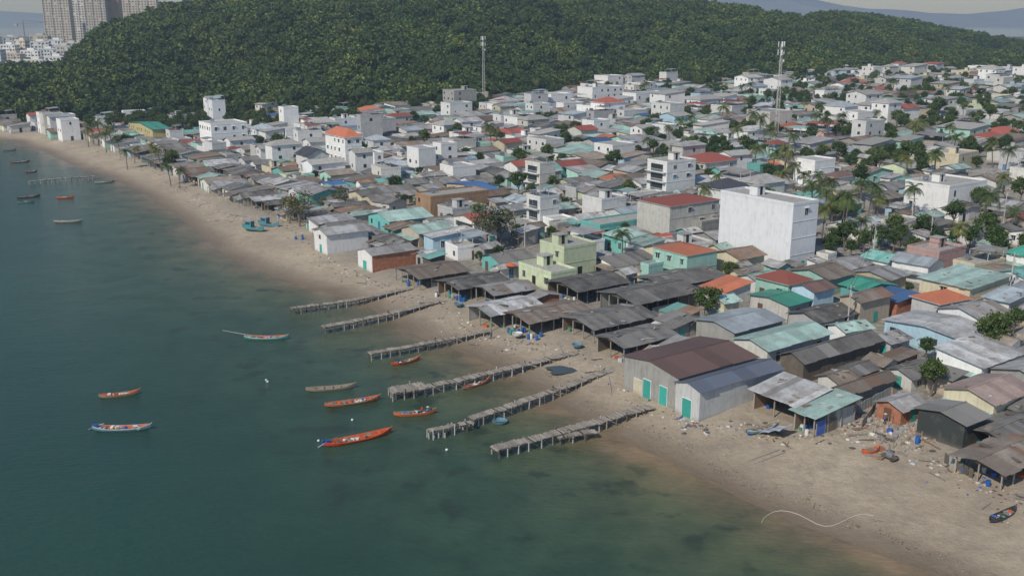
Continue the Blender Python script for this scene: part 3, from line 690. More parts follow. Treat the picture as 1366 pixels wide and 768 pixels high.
# ------------------------------------------------------------------ far city beyond the hill flank
def block(kind, u0, u1, y, vtop, wm, floors, cols, ang=0.15, zb=4, dep=22, win='tower_window', fw=.27):
    x0, x1 = (u0-CX)/F*y/1.02, (u1-CX)/F*y/1.02
    h = z_at(y, vtop)-zb; w = x1-x0; mb = MB(); mb.box(-w/2, w/2, -dep/2, dep/2, -2, h, wm)
    fh = h/floors; cw = w/cols
    for fl in range(floors):
        for c in range(cols):
            if (c*7+fl*3) % 11 == 0: continue
            xc = -w/2+(c+.5)*cw
            mb.box(xc-cw*fw, xc+cw*fw, -dep/2-.2, -dep/2-.05, fl*fh+fh*.3, fl*fh+fh*.75, win)
        for c in range(3):
            yc = -dep/2+(c+.5)*dep/3
            mb.box(w/2+.05, w/2+.2, yc-dep*.1, yc+dep*.1, fl*fh+fh*.3, fl*fh+fh*.75, win)
    for c in range(0, cols+1, 3):
        xc = -w/2+c*cw; mb.box(xc-.5, xc+.5, -dep/2-.8, -dep/2-.003, -2, h-1, wm)
    mb.box(-w/5, w/5, -dep/4, dep/4, h, h+3, wm); mb.box(-w/2, w/2, -dep/2-.3, -dep/2+.3, h+.003, h+1, wm)
    mb.obj(kind, ((x0+x1)/2, y, zb), ang)
block('apartment_tower', 72, 104, 1500, -14, 'tower_beige', 26, 9)
block('apartment_tower', 106, 124, 1560, -12, 'wall_offwhite', 26, 5)
block('apartment_tower', 126, 152, 1480, -14, 'tower_beige', 26, 8)
block('apartment_tower', 154, 170, 1500, -14, 'tower_orange', 26, 4)
block('apartment_tower', 172, 218, 1560, -12, 'tower_beige', 26, 12)
for i, (u0, u1, y, vt, fl) in enumerate([(12,38,1010,84,3),(40,66,1030,80,4),(68,92,1020,76,4),(14,34,1130,72,5),(36,58,1150,68,5),(60,78,1140,66,5),(80,104,1160,62,5),(10,28,1260,60,5),(30,46,1280,54,6),(48,70,1260,56,6),(72,90,1270,54,6),
     (92,112,1250,58,6),(12,30,1360,50,6),(50,72,1380,48,6),(-20,8,1100,66,5),(-40,-15,1200,60,5),(100,118,1100,70,4)]):
    block('hotel_building', u0, u1, y, vt, ['wall_white','wall_offwhite','wall_white','tower_beige','wall_white'][i % 5], fl, 5, ang=R.uniform(-.3, .5), zb=6, dep=16)
mb = MB(); x0 = (40-CX)/F*1400/1.02
hh = z_at(1400, 32)-5
mb.cyl((0,0,0), (0,0,hh+4), .7, .6, 5, 'roof_rust'); mb.cyl((-12,0,hh), (34,0,hh+2), .5, .35, 4, 'roof_rust'); mb.cyl((0,0,hh+5), (30,0,hh+2), .2, .2, 3, 'roof_rust'); mb.box(-12,-8,-1.5,1.5,hh-3,hh,'wall_concrete')
mb.obj('tower_crane', (x0, 1400, 5))

# ------------------------------------------------------------------ foliage meshes
def quadleaf(mb, c, size, mat, up=None):
    n = Vector((R.gauss(0,1), R.gauss(0,1), R.gauss(.5,.8))).normalized()
    a = n.orthogonal().normalized(); a = Matrix.Rotation(R.random()*6.28, 3, n) @ a; b_ = n.cross(a)
    s1, s2 = size*R.uniform(.7, 1.2), size*R.uniform(.45, .9)
    mb.face([c-a*s1*.5-b_*s2*.25, c+b_*s2*-.5, c+a*s1*.5, c+b_*s2*.5], mat)
def lump(mb, c, r, rz, mat, sub=1):
    bm = bmesh.new(); bmesh.ops.create_icosphere(bm, subdivisions=sub, radius=1)
    k = len(mb.v)
    for v in bm.verts:
        j = R.uniform(.72, 1.15); mb.v.append((c[0]+v.co.x*r*j, c[1]+v.co.y*r*j, c[2]+v.co.z*rz*j))
    for f_ in bm.faces: mb.f.append(tuple(k+v.index for v in f_.verts)); mb.m.append(mat)
    bm.free()
def forest_crown(n):
    mb = MB(); mb.cyl((0,0,-.6), (0,0,.2), .05, .03, 5, 'bark', False)
    lobes = [(R.uniform(-.25,.25), R.uniform(-.25,.25), R.uniform(.1,.5), R.uniform(.22,.38)) for _ in range(5)]
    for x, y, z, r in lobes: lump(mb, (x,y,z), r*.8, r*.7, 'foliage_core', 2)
    for i in range(n):
        x, y, z, r = R.choice(lobes); d = Vector((R.gauss(0,1), R.gauss(0,1), R.gauss(.2,1))).normalized()
        quadleaf(mb, Vector((x,y,z))+Vector((d.x*r, d.y*r, d.z*r*.85))*R.uniform(.8, 1.12), R.uniform(.1, .2), 'foliage_forest')
    return mb.mesh('forest_tree')
def forest(name, pts, mesh):
    mb = MB()
    for x, y, z, s in pts:
        t = R.random()*6.28; q = []
        tx, ty = R.uniform(-.12,.12), R.uniform(-.12,.12)
        for k in range(4):
            a = t+k*math.pi/2; dx, dy = math.cos(a)*s*.707, math.sin(a)*s*.707
            q.append((x+dx, y+dy, z+dx*tx+dy*ty))
        mb.face(q, 'foliage_core')
    o = mb.obj(name); ch = link(bpy.data.objects.new('tree_crown', mesh)); ch.parent = o
    o.instance_type = 'FACES'; o.use_instance_faces_scale = True; o.show_instancer_for_render = False
    return o
pts = []
for _ in range(36000):
    az_ = R.uniform(-.62, .62); yf_ = float(np.interp(az_, fa, fy)); yr_ = float(np.interp(az_, ra, ry_))
    if R.random() > yf_/1100: continue
    y = R.uniform(yf_-14, yr_+45)
    pts.append((az_*y, y))
zz = terrain(pts)
cell = {}; fin = []
for (x, y), z in zip(pts, zz):
    s = R.choice([5, 6, 7, 8, 9, 11, 13]); g = 4.6
    kx = (int(x//g), int(y//g))
    if kx in cell: continue
    if any(abs(x-hx) < 9 and -22 < y-hy < 8 for hx, hy in hill_clear): continue
    cell[kx] = 1; fin.append((x, y, float(z)+s*.28, s*1.12))
print('forest trees', len(fin))
R.shuffle(fin); nv = 6
for i in range(nv): forest('forest', fin[i::nv], forest_crown(300))

def tree_mesh(seed, mat, nleaf, h=7.0, cr=3.0, dense=True):
    R.seed(seed); mb = MB(); th = h*R.uniform(.32, .42)
    p = Vector((0, 0, -.5)); top = Vector((R.uniform(-.4,.4), R.uniform(-.4,.4), th))
    mb.cyl(p, top, .24, .16, 7, 'bark', False)
    lobes = []
    for i in range(8):
        a = i*2.4+R.random(); rr = cr*R.uniform(.25, .72); c = Vector((math.cos(a)*rr, math.sin(a)*rr, h*R.uniform(.5, .85)))
        mid = top.lerp(c, .5)+Vector((0, 0, -.3)); mb.cyl(top, mid, .11, .07, 5, 'bark', False); mb.cyl(mid, c, .07, .03, 4, 'bark', False)
        lobes.append((c, cr*R.uniform(.3, .5)))
    lobes.append((Vector((0, 0, h*.86)), cr*.42))
    if dense:
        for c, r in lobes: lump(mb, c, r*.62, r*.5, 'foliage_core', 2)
    for _ in range(nleaf):
        c, r = R.choice(lobes); d = Vector((R.gauss(0,1), R.gauss(0,1), R.gauss(.15,.9))).normalized()*R.uniform(.45, 1.15)
        quadleaf(mb, c+Vector((d.x*r, d.y*r, d.z*r*.8)), R.uniform(.28, .55), mat)
    return mb.mesh('tree')
leafy = [tree_mesh(100+i, 'foliage_tree', 1300) for i in range(4)]
olive = [tree_mesh(200+i, 'foliage_olive', 1000, 7.5, 3.5, False) for i in range(2)]
def palm_mesh(seed):
    R.seed(seed); mb = MB(); h = 8.0; bend = R.uniform(.4, 1.4); ba = R.random()*6.28; pr = None
    for i in range(9):
        t = i/8; c = Vector((math.cos(ba)*bend*t*t, math.sin(ba)*bend*t*t, -.5+(h+.0)*t)); 
        if pr: mb.cyl(pr[0], c, pr[1], .2-.08*t, 7, 'bark', False)
        pr = (c, .2-.08*t)
    top = pr[0]
    for i in range(22):
        a = i*2.399+R.uniform(-.2,.2); el = R.uniform(-.35, 1.15); Lf = R.uniform(2.6, 3.4); n = 9
        p = top.copy(); d = Vector((math.cos(a)*math.cos(el), math.sin(a)*math.cos(el), math.sin(el))); side = Vector((-math.sin(a), math.cos(a), 0))
        for k in range(n):
            q = p+d*(Lf/n); d = (d+Vector((0, 0, -.15-.03*k))).normalized(); ll = .8*math.sin(math.pi*(k+1.2)/(n+1.6))+.12
            for sg in (-1, 1):
                for hlf in (0, .5):
                    b0 = p.lerp(q, hlf); b1 = p.lerp(q, hlf+.38); tip = b1+side*sg*ll+d*.3+Vector((0,0,-.28*ll-.1))
                    mb.face([b0, b1, tip], 'foliage_palm')
            mb.face([p+side*.03, q+side*.03, q-side*.03, p-side*.03], 'foliage_palm'); p = q
    for i in range(5): lump(mb, top+Vector((R.uniform(-.25,.25), R.uniform(-.25,.25), -.25)), .14, .16, 'foliage_olive', 1)
    return mb.mesh('palm_tree')
palms = [palm_mesh(300+i) for i in range(4)]
R.seed(77)
def put(name, me, x, y, z, sc, sxy=None):
    o = link(bpy.data.objects.new(name, me)); o.location = (x, y, z); o.rotation_euler = (0, 0, R.random()*6.28)
    o.scale = (sxy or sc, sxy or sc, sc); return o
for kind, x, y, z, h, kw in treespots:
    if kind == 'palm': put('palm_tree', R.choice(palms), x, y, z, max(.5, min(1.5, h/8.8)), max(.8, min(1.3, h/8.2)))
    else: put('broadleaf_tree', R.choice(leafy if kind == 'leafy' else olive), x, y, z, max(.35, min(1.6, h/7.2)))
for x, y, z in extra_trees:
    u, v = to_uv(x, y, z)
    if u > 850 and R.random() < .25: put('palm_tree', R.choice(palms), x, y, z, R.uniform(.8, 1.2))
    elif y < 300 and u < 850: put('broadleaf_tree', R.choice(leafy), x, y, z, R.uniform(.5, .8))
    else: put('broadleaf_tree', R.choice(leafy), x, y, z, R.uniform(.7, 1.3))
    if v < 230:
        for _ in range(2): put('broadleaf_tree', R.choice(leafy), x+R.uniform(-6,6), y+R.uniform(-6,6), z, R.uniform(.5, 1.0))

# ------------------------------------------------------------------ masts, poles
def mast(u, v, vt):
    x, y, z = gpt(u, v); h = z_at(y, vt)-z; mb = MB(); b0, b1 = 1.1, .45; n = int(h/2)
    for k in range(3):
        a = k*2.094; mb.cyl((math.cos(a)*b0, math.sin(a)*b0, 0), (math.cos(a)*b1, math.sin(a)*b1, h-2), .11, .09, 4, 'antenna_red')
    for i in range(n):
        t0, t1 = i/n, (i+1)/n; r0, r1 = b0+(b1-b0)*t0, b0+(b1-b0)*t1
        for k in range(3):
            a, b_ = k*2.094, (k+1)*2.094
            mb.cyl((math.cos(a)*r0, math.sin(a)*r0, t0*(h-2)), (math.cos(b_)*r1, math.sin(b_)*r1, t1*(h-2)), .06, .06, 3, 'antenna_red', False)
            mb.cyl((math.cos(a)*r0, math.sin(a)*r0, t0*(h-2)), (math.cos(b_)*r0, math.sin(b_)*r0, t0*(h-2)), .05, .05, 3, 'antenna_red', False)
    for zz_ in (h-2.2, h-5.5):
        for k in range(3):
            a = k*2.094+.4; mb.obox((math.cos(a)*1.3, math.sin(a)*1.3, zz_), a, .12, .3, 1.1, 'plastic_white')
            mb.cyl((0,0,zz_), (math.cos(a)*1.3, math.sin(a)*1.3, zz_), .06, .06, 4, 'steel')
    mb.cyl((.9,0,h-9), (1.3,0,h-9), .6, .6, 10, 'plastic_white'); mb.cyl((0,0,h-3), (0,0,h), .06, .03, 4, 'steel')
    mb.obj('radio_mast', (x, y, z), 0)
mast(645, 142, 46); mast(1034, 190, 52)
heads = []
for u, v, vt in [(1163,357,296),(1345,402,318),(1105,292,250),(1240,330,275),(1008,300,262),(760,290,262),(1338,300,240),(580,250,226),(480,270,248),(1215,305,262),(1130,440,380),(700,330,290)]:
    x, y, z = gpt(u, v); h = min(10, z_at(y, vt)-z); mb = MB()
    mb.cyl((0,0,-.5), (0,0,h), .17, .11, 8, 'pole_concrete'); mb.box(-1, 1, -.06, .06, h-.7, h-.58, 'timber_dark')
    for k in (-.85, 0, .85): mb.cyl((k,0,h-.58), (k,0,h-.35), .05, .05, 6, 'plastic_white')
    mb.cyl((.3,0,h-2.2), (.3,0,h-1.4), .22, .22, 8, 'wall_grey')
    mb.obj('utility_pole', (x, y, z), R.random()); heads.append(Vector((x, y, z+h-.4)))
def wire(name, pts, r, mat):
    cu = bpy.data.curves.new(name, 'CURVE'); cu.dimensions = '3D'; cu.bevel_depth = r; cu.bevel_resolution = 1
    sp = cu.splines.new('POLY'); sp.points.add(len(pts)-1)
    for p, q in zip(sp.points, pts): p.co = (*q, 1)
    cu.materials.append(MATS[mat]); return link(bpy.data.objects.new(name, cu))
for i, j in ((0,1),(0,3),(2,3),(3,6),(2,4),(4,5),(5,7),(7,8),(0,10)):
    a, b_ = heads[i], heads[j]
    for off in (-.3, .3):
        wire('power_line', [a.lerp(b_, t/10)+Vector((off, 0, -2.0*4*(t/10)*(1-t/10)*.5)) for t in range(11)], .025, 'dark_void')

# ------------------------------------------------------------------ piers
def pier(px, width=1.5, zd=1.25):
    mb = MB(); pts = [Vector((*on_plane(u, v, zd), zd)) for u, v in px]
    for p, q in zip(pts[:-1], pts[1:]):
        d = q-p; Ln = d.length; d.normalize(); ang = math.atan2(d.y, d.x); nrm = Vector((-d.y, d.x, 0)); s = 0.0
        for sg in (-1, 1):
            for k in range(int(Ln/4)+1):
                e = min(Ln, k*4+4); mm = p+d*((k*4+e)/2)+nrm*sg*width*.4
                mb.obox((mm.x, mm.y, zd-.14+R.uniform(-.03,.03)), ang, (e-k*4)/2, .06, .08, 'timber_dark', R.uniform(-.008,.008))
        while s < Ln:
            pw = R.uniform(.16, .3); wob = .12*math.sin(s*.7)+.08*math.sin(s*1.9); c = p+d*(s+pw/2)+nrm*(wob+R.uniform(-.1,.1))
            if R.random() > .05: mb.obox((c.x, c.y, zd+R.uniform(-.025,.025)), ang+R.gauss(0,.05), pw/2, width/2*R.uniform(.8, 1.12), .03, 'timber')
            s += pw+R.uniform(.02, .1)
        s = .2
        while s < Ln:
            for sg in (-1, 1):
                c = p+d*(s+R.uniform(-.2,.2))+nrm*sg*(width*.5); g = min(gz(c.x, c.y), 0)-.8
                tp = zd+(R.uniform(.1, .45) if R.random() < .35 else -.05)
                mb.cyl((c.x+R.uniform(-.15,.15), c.y+R.uniform(-.15,.15), g), (c.x, c.y, tp), .12, .1, 6, R.choice(['timber','pole_concrete','timber_dark']))
            c = p+d*s; mb.obox((c.x, c.y, zd-.27), ang, .06, width*.58, .06, 'timber_dark')
            s += R.uniform(1.5, 2.1)
    return mb.obj('wooden_pier')
pier([(388,411),(470,400),(548,384)], 1.6); pier([(430,436),(510,420),(592,400)], 1.7); pier([(492,471),(570,457),(652,441)], 1.5)
pier([(520,523),(562,517),(665,494),(766,470)], 1.7); pier([(521,520),(566,512)], 2.6, 1.31)
pier([(572,574),(628,562)], 1.2); pier([(628,558),(720,527),(822,490)], 1.6); pier([(658,598),(752,574),(868,541)], 1.9); pier([(742,582),(792,574)], 1.6, 1.05)
pier([(38,242),(80,238),(126,235)], 1.5)
mb = MB()
for i in range(16):
    x, y = on_plane(575+i*4.2+R.uniform(-3,3), 586-i*1.3+R.uniform(-5,3), 0); mb.cyl((x,y,-2), (x+R.uniform(-.2,.2),y,R.uniform(.5,1.5)), .12, .1, 6, 'pole_concrete')
mb.obj('pier_piles')

# ------------------------------------------------------------------ boats
def boat(u0, v0, u1, v1, out, stripe, inn, wr=.2, motor=False, cargo=True, z=None, pole=False, cabin=False, name='fishing_boat', hs=1.0):
    zz_ = 0.0 if z is None else z
    a, b_ = Vector((*on_plane(u0, v0, zz_),)), Vector((*on_plane(u1, v1, zz_),))
    c = (a+b_)/2; Ln = (b_-a).length; W = max(1.0, Ln*wr); ang = math.atan2(b_.y-a.y, b_.x-a.x); n = 17; mb = MB()
    rings = []
    for i in range(n):
        t = -1+2*i/(n-1); hw = W/2*max(.03, (1-abs(t)**(2.6 if t > 0 else 3.4)))**.8
        if t < -.97: hw = W/2*.22
        sh = (.42+.42*abs(t)**2.6*(1.15 if t > 0 else .8))*hs; kz = -.18+.42*abs(t)**5
        x = t*Ln/2*(1.0)
        rings.append([(x,-hw,sh),(x,-hw*1.0,sh-.13*hs),(x,-hw*.82,sh*.25+kz*.5),(x,0,kz),(x,hw*.82,sh*.25+kz*.5),(x,hw*1.0,sh-.13*hs),(x,hw,sh),
                      (x,hw*.86,sh),(x,hw*.74,max(kz+.16,.06)),(x,-hw*.74,max(kz+.16,.06)),(x,-hw*.86,sh)])
    k = len(mb.v)
    for r in rings: mb.v.extend(r)
    m_ = [stripe, out, out, out, out, stripe, stripe, inn, inn, inn, stripe]
    for i in range(n-1):
        for j in range(11):
            j2 = (j+1) % 11; mb.f.append((k+i*11+j, k+i*11+j2, k+(i+1)*11+j2, k+(i+1)*11+j)); mb.m.append(m_[j])
    mb.f.append(tuple(k+j for j in range(11))); mb.m.append(out); mb.f.append(tuple(k+(n-1)*11+10-j for j in range(11))); mb.m.append(out)
    for t in (-.62, -.3, .05, .38, .66):
        hw = W/2*(1-abs(t)**3)**.8*.9; mb.box(t*Ln/2-.13, t*Ln/2+.13, -hw, hw, .34*hs, .4*hs, R.choice([inn,'boat_wood']))
    for t in (-.78, .8):
        hw = W/2*(1-abs(t)**3)**.8*.7; mb.box(t*Ln/2-.35, t*Ln/2+.35, -hw, hw, .46*hs, .5*hs, stripe)
    mb.cyl((Ln/2*.93, 0, .5*hs), (Ln/2*1.04, 0, 1.05*hs), .07, .05, 6, stripe)
    if motor:
        mb.box(-Ln*.47, -Ln*.41, -.22, .22, .5, .95, 'barrel_blue'); mb.cyl((-Ln*.47,0,.6), (-Ln*.58,.1,.1), .05, .05, 6, 'steel'); mb.cyl((-Ln*.42,0,.8), (-Ln*.3,.1,1.0), .03, .03, 5, 'steel')
        mb.cyl((-Ln*.5,.35,.3), (-Ln*.5,.35,.9), .2, .2, 8, 'barrel_blue')
    if cargo:
        for _ in range(11):
            t = R.uniform(-.6,.6); y = R.uniform(-.25,.25)*W
            if R.random() < .5: mb.obox((t*Ln/2, y, .36), R.random()*3, .3, .2, .14, R.choice(['plastic_orange','plastic_white','timber','tarp_blue','timber_dark','rope']))
            else: lump(mb, (t*Ln/2, y, .3), .3, .2, R.choice(['rope','plastic_green','timber_dark','tarp_grey']), 1)
    if pole: mb.cyl((-Ln*.3,0,.6), (-Ln*1.0,.3,1.6), .08, .05, 6, 'boat_white')
    if cabin:
        mb.box(-Ln*.32, -Ln*.02, -W*.3, W*.3, .5, 2.3, out); mb.box(-Ln*.35, Ln*.01, -W*.36, W*.36, 2.303, 2.4, 'boat_white')
        for s in (-1, 1): mb.box(-Ln*.27, -Ln*.07, s*W*.3-.02+.03*s, s*W*.3+.02+.03*s, 1.4, 2.0, 'glass')
        mb.cyl((Ln*.15,0,.5), (Ln*.15,0,4.2), .08, .05, 6, 'timber')
        mb.cyl((Ln*.15,0,4), (-Ln*.1,0,2.5), .02, .02, 4, 'dark_void')
    return mb.obj(name, (c.x, c.y, zz_ + (.0 if z is None else .15)), ang)
boat(326,452,384,452,'boat_teal','boat_white','boat_orange', pole=True)
boat(132,531,187,525,'boat_wood','boat_orange','boat_orange'); boat(124,574,202,572,'boat_blue','boat_white','boat_orange', motor=True)
boat(408,522,474,517,'boat_wood','boat_wood','boat_wood', cargo=False); boat(433,543,507,533,'boat_orange','boat_wood','boat_orange')
boat(525,555,581,551,'boat_orange','boat_orange','boat_teal', motor=False); boat(432,596,522,577,'boat_red','boat_red','boat_orange', wr=.21, motor=True)
boat(522,488,560,480,'boat_red','boat_orange','boat_wood'); boat(617,520,653,509,'boat_wood','boat_red','boat_wood')
boat(72,297,110,296,'boat_wood','boat_white','boat_wood', wr=.24); boat(76,265,99,264,'boat_red','boat_orange','boat_orange'); boat(22,265,54,262,'boat_dark','boat_wood','boat_dark', wr=.26); boat(24,271,46,270,'boat_blue','boat_dark','boat_dark')
boat(12,218,40,216,'boat_orange','boat_dark','boat_blue', wr=.26); boat(34,231,50,229,'boat_red','boat_blue','boat_wood'); boat(126,245,153,243,'boat_teal','boat_white','boat_dark', wr=.3); boat(2,202,22,201,'boat_blue','boat_dark','boat_wood')
boat(995,581,1037,570,'boat_blue','boat_white','boat_wood', z=1.2, cargo=False); boat(1320,699,1354,684,'boat_dark','boat_dark','boat_dark', z=1.1, wr=.26)
boat(324,305,352,309,'boat_teal','boat_blue','boat_wood', z=1.4, wr=.3, cabin=True, hs=1.8); boat(345,300,372,304,'boat_blue','boat_teal','boat_wood', z=1.4, wr=.3, cabin=True, hs=1.8)
boat(1150,607,1172,602,'plastic_orange','plastic_orange','boat_wood', z=1.6, cargo=False, name='small_dinghy')
def basket(u, v, z, mat='boat_blue', r=.95):
    x, y = on_plane(u, v, z); bm_ = MB(); n = 18; prof = [(0,-.12),(.55,-.1),(.88,.1),(1,.4),(1.04,.44),(.96,.46),(.9,.4),(.78,.12),(.5,.02),(0,0)]
    for (r0, z0), (r1, z1) in zip(prof[:-1], prof[1:]):
        for i in range(n):
            a, b_ = 6.2832*i/n, 6.2832*(i+1)/n
            bm_.face([(r0*r*math.cos(a), r0*r*math.sin(a), z0), (r0*r*math.cos(b_), r0*r*math.sin(b_), z0), (r1*r*math.cos(b_), r1*r*math.sin(b_), z1), (r1*r*math.cos(a), r1*r*math.sin(a), z1)], mat)
    bm_.box(-r*.85, r*.85, -.12, .12, .3, .34, 'boat_wood')
    bm_.obj('basket_boat', (x, y, z))
basket(667,564,0,'boat_blue',1.1); basket(690,447,1.6,'plastic_white'); basket(612,407,1.6,'boat_blue'); basket(770,462,1.6)

# ------------------------------------------------------------------ people
def person(x, y, z, ang, seated=False, shirt='shirt_red', hat=False):
    if seated:
        J = {'hip':(0,0,.12),'belly':(.02,0,.3),'chest':(.06,0,.5),'neck':(.08,0,.64),'head':(.1,0,.76),'top':(.1,0,.84)}
        legs = [((0,.1*s,.1), (.4,.14*s,.2), (.5,.14*s,-.2), (.62,.14*s,-.22)) for s in (-1,1)]
        arms = [((.06,.2*s,.57), (.16,.26*s,.33), (.4,.18*s,.28), (.48,.16*s,.28)) for s in (-1,1)]
    else:
        J = {'hip':(0,0,.88),'belly':(0,0,1.05),'chest':(0,0,1.28),'neck':(0,0,1.44),'head':(.02,0,1.55),'top':(.02,0,1.63)}
        legs = [((0,.09*s,.84), (.04+.05*s,.1*s,.46), (.1*s,.11*s,.06), (.1*s+.14,.11*s,.03)) for s in (-1,1)]
        arms = [((0,.19*s,1.38), (-.02,.25*s,1.1), (.1,.25*s,.86), (.13,.25*s,.76)) for s in (-1,1)]
    vs = [J['hip'], J['belly'], J['chest'], J['neck'], J['head'], J['top']]; ed = [(0,1),(1,2),(2,3),(3,4),(4,5)]; rad = [.14,.125,.15,.055,.1,.07]
    for ch, base, rr in [(l_, 0, (.09,.065,.045,.035)) for l_ in legs]+[(a_, 2, (.06,.045,.035,.03)) for a_ in arms]:
        pv = base
        for p, r in zip(ch, rr): vs.append(p); rad.append(r); ed.append((pv, len(vs)-1)); pv = len(vs)-1
    me = bpy.data.meshes.new('body'); me.from_pydata(vs, ed, []); o = link(bpy.data.objects.new('fisherman', me))
    md = o.modifiers.new('Skin', 'SKIN'); md.use_smooth_shade = True
    for i, sv in enumerate(me.skin_vertices[0].data): sv.radius = (rad[i], rad[i]); sv.use_root = (i == 0)
    o.modifiers.new('Sub', 'SUBSURF').levels = 1
    nm = 'person_'+shirt+str(seated)
    if nm not in MATS:
        m, nt, b = newmat(nm); tc = N(nt, 'ShaderNodeTexCoord'); sp = N(nt, 'ShaderNodeSeparateXYZ'); L(nt, tc.outputs['Object'], sp.inputs[0])
        k = ((.2,.66,.8) if seated else (.92,1.46,1.6)); sc = math_(nt, 'MULTIPLY_ADD', sp.outputs[2], .5, .15)
        col = (.55,.07,.04) if shirt == 'shirt_red' else (.1,.2,.42)
        L(nt, ramp(nt, sc, [(0,(.05,.05,.07)), (k[0]*.5+.15, col), (k[1]*.5+.15, (.36,.2,.12)), (k[2]*.5+.15, (.02,.015,.01))], 'CONSTANT'), b.inputs['Base Color'])
    me.materials.append(MATS[nm]); o.location = (x, y, z); o.rotation_euler = (0, 0, ang)
    if hat:
        mb = MB(); c = J['top']
        for i in range(12):
            a, b_ = i*.5236, (i+1)*.5236
            mb.face([(.26*math.cos(a)+c[0], .26*math.sin(a), c[2]-.03), (.26*math.cos(b_)+c[0], .26*math.sin(b_), c[2]-.03), (c[0], 0, c[2]+.15)], 'straw')
        h = mb.obj('conical_hat'); h.parent = o
x, y = on_plane(564, 552.5, .0); person(x, y, .42, 2.6, True)
x, y = on_plane(570, 553, .0); person(x+.2, y+.1, .42, 3.3, True, 'shirt_blue', True)
for u, v, sh, ht in [(1180,566,'shirt_blue',True),(1205,560,'shirt_red',False),(655,452,'shirt_blue',False),(1330,610,'shirt_red',True)]:
    x, y, z = gpt(u, v); person(x, y, z, R.random()*6, False, sh, ht)

# ------------------------------------------------------------------ beach furniture and debris
mb = MB()
for _ in range(1300):
    i = int(R.random()*(len(line_px)-3))+1
    t = R.random(); p, q = bline[i], bline[i+1]; n = Vector((q[0]-p[0], q[1]-p[1])).normalized(); off = abs(R.gauss(0, 2.6))-1.2
    x, y = p[0]+(q[0]-p[0])*t - n.y*off, p[1]+(q[1]-p[1])*t + n.x*off
    z = gz(x, y)
    if z < .25 or y > 480: continue
    k = R.random(); sz = R.uniform(.06, .24)
    if k < .8: mb.obox((x, y, z+sz*.2), R.random()*3, sz, sz*R.uniform(.2,.8), sz*.3, R.choice(['rubble','timber','timber_dark','rubble','timber','rubble','timber_dark','roof_rust','plastic_white','tarp_blue']))
    elif k < .86: mb.obox((x, y, z+.06), R.random()*3, R.uniform(.6, 1.4), .06, .05, R.choice(['timber','timber_dark']), R.uniform(-.05,.05))
    else: lump(mb, (x, y, z+.03), R.uniform(.15,.45), .15, R.choice(['rope','timber_dark','rubble','rubble','tarp_grey']), 1)
mb.obj('beach_debris')
mb = MB()   # seaweed and twigs left along the tide line
for _ in range(700):
    i = int(R.random()*14)+1; t = R.random(); p, q = shore[i], shore[i+1]; n = Vector((q[0]-p[0], q[1]-p[1])).normalized(); off = 4.2+R.gauss(0, .5)+1.2*math.sin(i*1.7+t*4)
    x, y = p[0]+(q[0]-p[0])*t + n.y*off, p[1]+(q[1]-p[1])*t - n.x*off; z = gz(x, y); sz = R.uniform(.03, .14)
    mb.obox((x, y, z+.02), R.random()*3, sz, sz*.4, .02, R.choice(['timber_dark','timber_dark','rubble']))
mb.obj('tide_line_seaweed')
mb = MB()
for _ in range(520):
    x, y, z = gpt(R.gauss(1195, 38), R.gauss(566, 13)); sz = R.uniform(.06, .32); lump(mb, (x, y, z+.03), sz, sz*.6, R.choice(['rubble','rubble','wall_concrete','rubble','wall_brick']), 1)
mb.obj('rubble_pile')
mb = MB()
for _ in range(60):
    x, y, z = gpt(R.uniform(1145, 1262), R.uniform(555, 612)); k = R.random()
    if k < .4: mb.obox((x, y, z+.1), R.random()*3, R.uniform(.6, 1.8), R.uniform(.05, .5), .06, R.choice(['timber','timber_dark','roof_rust','roof_grey']), R.uniform(-.15,.15))
    elif k < .6: mb.cyl((x,y,z-.1), (x+R.uniform(-.1,.1),y,z+R.uniform(.8,1.8)), .05, .05, 5, 'timber')
    elif k < .8: lump(mb, (x,y,z+.1), R.uniform(.3,.7), .3, R.choice(['timber_dark','tarp_grey','rope','wall_tan']), 1)
    else: mb.obox((x, y, z+.25), R.random()*3, .4, .35, .25, R.choice(['wall_brick','wall_concrete','timber','tarp_blue']))
mb.obj('salvage_heap')
def fence(name, p0, p1, h, mat):
    a, b_ = gpt(*p0), gpt(*p1); mb = MB(); d = Vector((b_[0]-a[0], b_[1]-a[1])); Ln = d.length; d.normalize(); ang = math.atan2(d.y, d.x); s = 0
    while s < Ln:
        x, y = a[0]+d.x*s, a[1]+d.y*s; mb.obox((x, y, gz(x,y)+h/2-.1), ang, R.uniform(.32,.42), .03, h/2*R.uniform(.85,1.1)+.1, R.choice([mat,mat,'wall_tin','timber'])); s += .85
    mb.obj(name)
fence('tin_fence', (1142,552), (1188,528), 1.5, 'wall_tin'); fence('tin_fence', (1188,528), (1225,545), 1.4, 'roof_rust'); fence('board_fence', (1262,618), (1300,640), 1.3, 'timber_dark'); fence('board_fence', (1150,570), (1168,545), 1.2, 'timber')
for u, v, n in [(690,446,7),(712,452,4),(900,432,7),(760,404,6),(612,400,6),(592,396,4),(1280,622,2),(555,380,4),(395,318,3),(1215,590,2)]:
    for k in range(n):
        x, y, z = gpt(u+R.uniform(-12,12), v+R.uniform(-3,3)); b2 = MB(); c_ = R.choice(['barrel_blue','barrel_blue','barrel_blue','plastic_white','plastic_green'])
        b2.cyl((0,0,0), (0,0,.3), .27, .3, 10, c_); b2.cyl((0,0,.3), (0,0,.6), .3, .3, 10, c_); b2.cyl((0,0,.6), (0,0,.9), .3, .26, 10, c_); b2.obj('plastic_barrel', (x, y, z))
